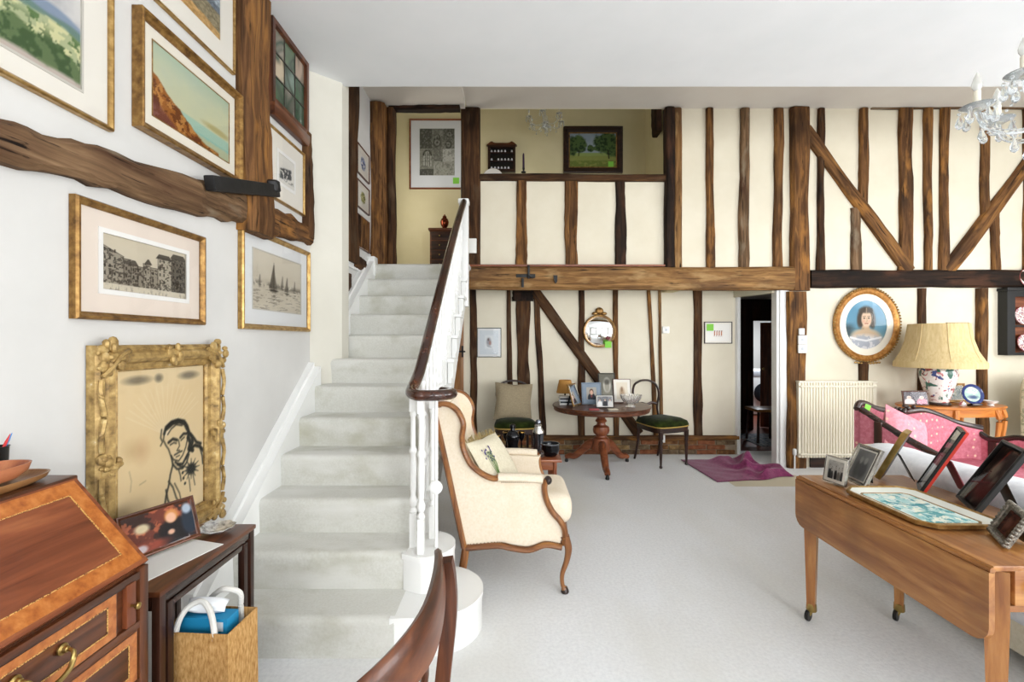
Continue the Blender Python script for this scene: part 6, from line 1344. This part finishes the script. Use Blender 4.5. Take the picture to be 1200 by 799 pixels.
for k in range(3):
    for i in range(7):
        if (k, i) in ((1, 1), (2, 5), (0, 6)): continue
        o = inst('thimble', th, None, ((p0.x+p1.x)/2-w/2+.05+i*(w-.1)/6, GY-.032, p0.z+.0455+k*.115)); tag(o, 'little white china thimble on the %s shelf of the gallery rack' % ['bottom', 'middle', 'top'][k], 'thimble', 'thimbles on the %s shelf' % ['bottom', 'middle', 'top'][k])
pp = at(578, 206, GY); plate_t = thing('wall_plate', 'white plate hung below the thimble rack', 'plate', (pp.x, GY-.08, p0.z-.115)); plate_t.rotation_euler = (pi/2, 0, 0)
MB().lathe([(.0005, 0), (.08, 0), (.145, .018), (.145, .023), (.08, .008), (.0005, .007)], 32).build('plate_body', mat('white_china', '#e9e6e2', .2), plate_t); MB().lathe([(.1455, .017), (.149, .02), (.145, .025)], 32, ring=True).build('rim_line', BRASS, plate_t)
MB().lathe([(.04, -.078), (.04, 0)], 12).build('wall_hook', IRON, plate_t)
pc = at(613.5, 203.5, FY-.02)
t = thing('candlestick', 'dark taper candle in a small holder on the gallery rail', 'candlestick', (pc.x, FY-.02, 3.262))
MB().lathe([(.026, 0), (.028, .006), (.01, .014), (.009, .03), (.015, .036), (.013, .05)], 14).build('holder', IRON, t); MB().lathe([(.012, .05), (.010, .20), (.003, .215)], 10).build('candle', mat('plum_wax', '#2c1430', .5), t)
p0 = at(504, 270, 6.1)
t = thing('chest_of_drawers', 'small dark chest of drawers on the landing', 'chest', (p0.x+.27, 6.14, GZ))
ch = p0.z-GZ
MB().box(-.25, .25, -.17, .17, .04, ch-.03, .004).build('carcass', MAH['x'], t); MB().box(-.27, .27, -.19, .18, ch-.03, ch, .008).build('top', MAH['x'], t)
n = 5; dh = (ch-.09)/n
for k in range(n):
    d_ = MB().box(-.23, .23, -.178, -.168, .05+k*dh+.006, .05+(k+1)*dh-.006, .003).build('drawer', DRK['x'], t)
    for x in (-.12, .12): MB().sphere((x, -.186, .05+(k+.5)*dh), .010, 8, 6).build('knob', BRASS, d_)
for sx in (-1, 1):
    for sy in (-1, 1): MB().box(sx*.22-.02, sx*.22+.02, sy*.14-.02, sy*.14+.02, 0, .04).build('foot', MAH['z'], t)
pv = at(521, 270, 6.1)
t = thing('copper_vase', 'shiny copper lidded vase on the landing chest', 'vase', (pv.x, 6.1, p0.z+.001))
MB().lathe([(.03, 0), (.032, .008), (.02, .02), (.05, .07), (.058, .11), (.045, .15), (.025, .17), (.03, .178)], 24).build('vase_body', mat('copper_lustre', '#7a3a26', .15, .9), t); MB().lathe([(.03, .178), (.02, .195), (.008, .2), (.01, .21), (.001, .218)], 16).build('lid', mat('copper_lustre', '#7a3a26', .15, .9), t)
# ---------------------------------------------------------------- passage things
t = thing('washing_machine', 'white washing machine seen through the dark doorway', 'washing machine', (4.72, 8.85, 0))
MB().box(-.3, .3, -.29, .29, .02, .85, .015).build('cabinet', WHITE, t); MB().box(-.28, .28, -.296, -.285, .73, .83, .004).build('control_panel', mat('panel_grey', '#c4c8ce', .4), t)
MB().lathe([(.17, 0), (.18, .02), (.15, .03), (.001, .02)], 28).build('porthole', mat('porthole', '#22262c', .1), t, (0, -.29, .43), (pi/2, 0, 0))
t = thing('passage_stool', 'dark wooden stool in the passage', 'stool', (3.52, 6.35, .009)); MB().box(-.19, .19, -.17, .17, .42, .46, .01).build('seat', wood('plank', 'x'), t)
for sx in (-1, 1):
    for sy in (-1, 1): MB().tube([(sx*.15, sy*.13, .42), (sx*.17, sy*.15, 0)], .018, 8).build('leg', DRK['z'], t)
o = MB().box(-.45, .45, -.4, .4, 0, .008, .002).build('passage_rug', nmat('rug_grey', [(.35, '#4a4d52'), (.5, '#7a7f86'), (.65, '#a9a59a')], (25, 25, 25), 4, .95), None, (3.75, 6.45, .0005)); tag(o, 'grey patterned rug on the passage floor', 'rug')
l = bpy.data.lights.new('utility_fill', 'AREA'); l.size = .5; l.energy = 45; l.color = (.85, .92, 1)  # added lamp brightening the utility room, its source unseen
o = bpy.data.objects.new('utility_fill', l); COL.objects.link(o); o.location = (4.6, 8.3, 2.03)
t = thing('added_ceiling_light', 'added unseen white fitting above the utility room fill lamp', 'ceiling light', (4.6, 8.3, 2.035))  # added fitting, gives the utility fill lamp a body
MB().box(-.27, .27, -.27, .27, .005, .024, .004).build('fitting', WHITE, t)
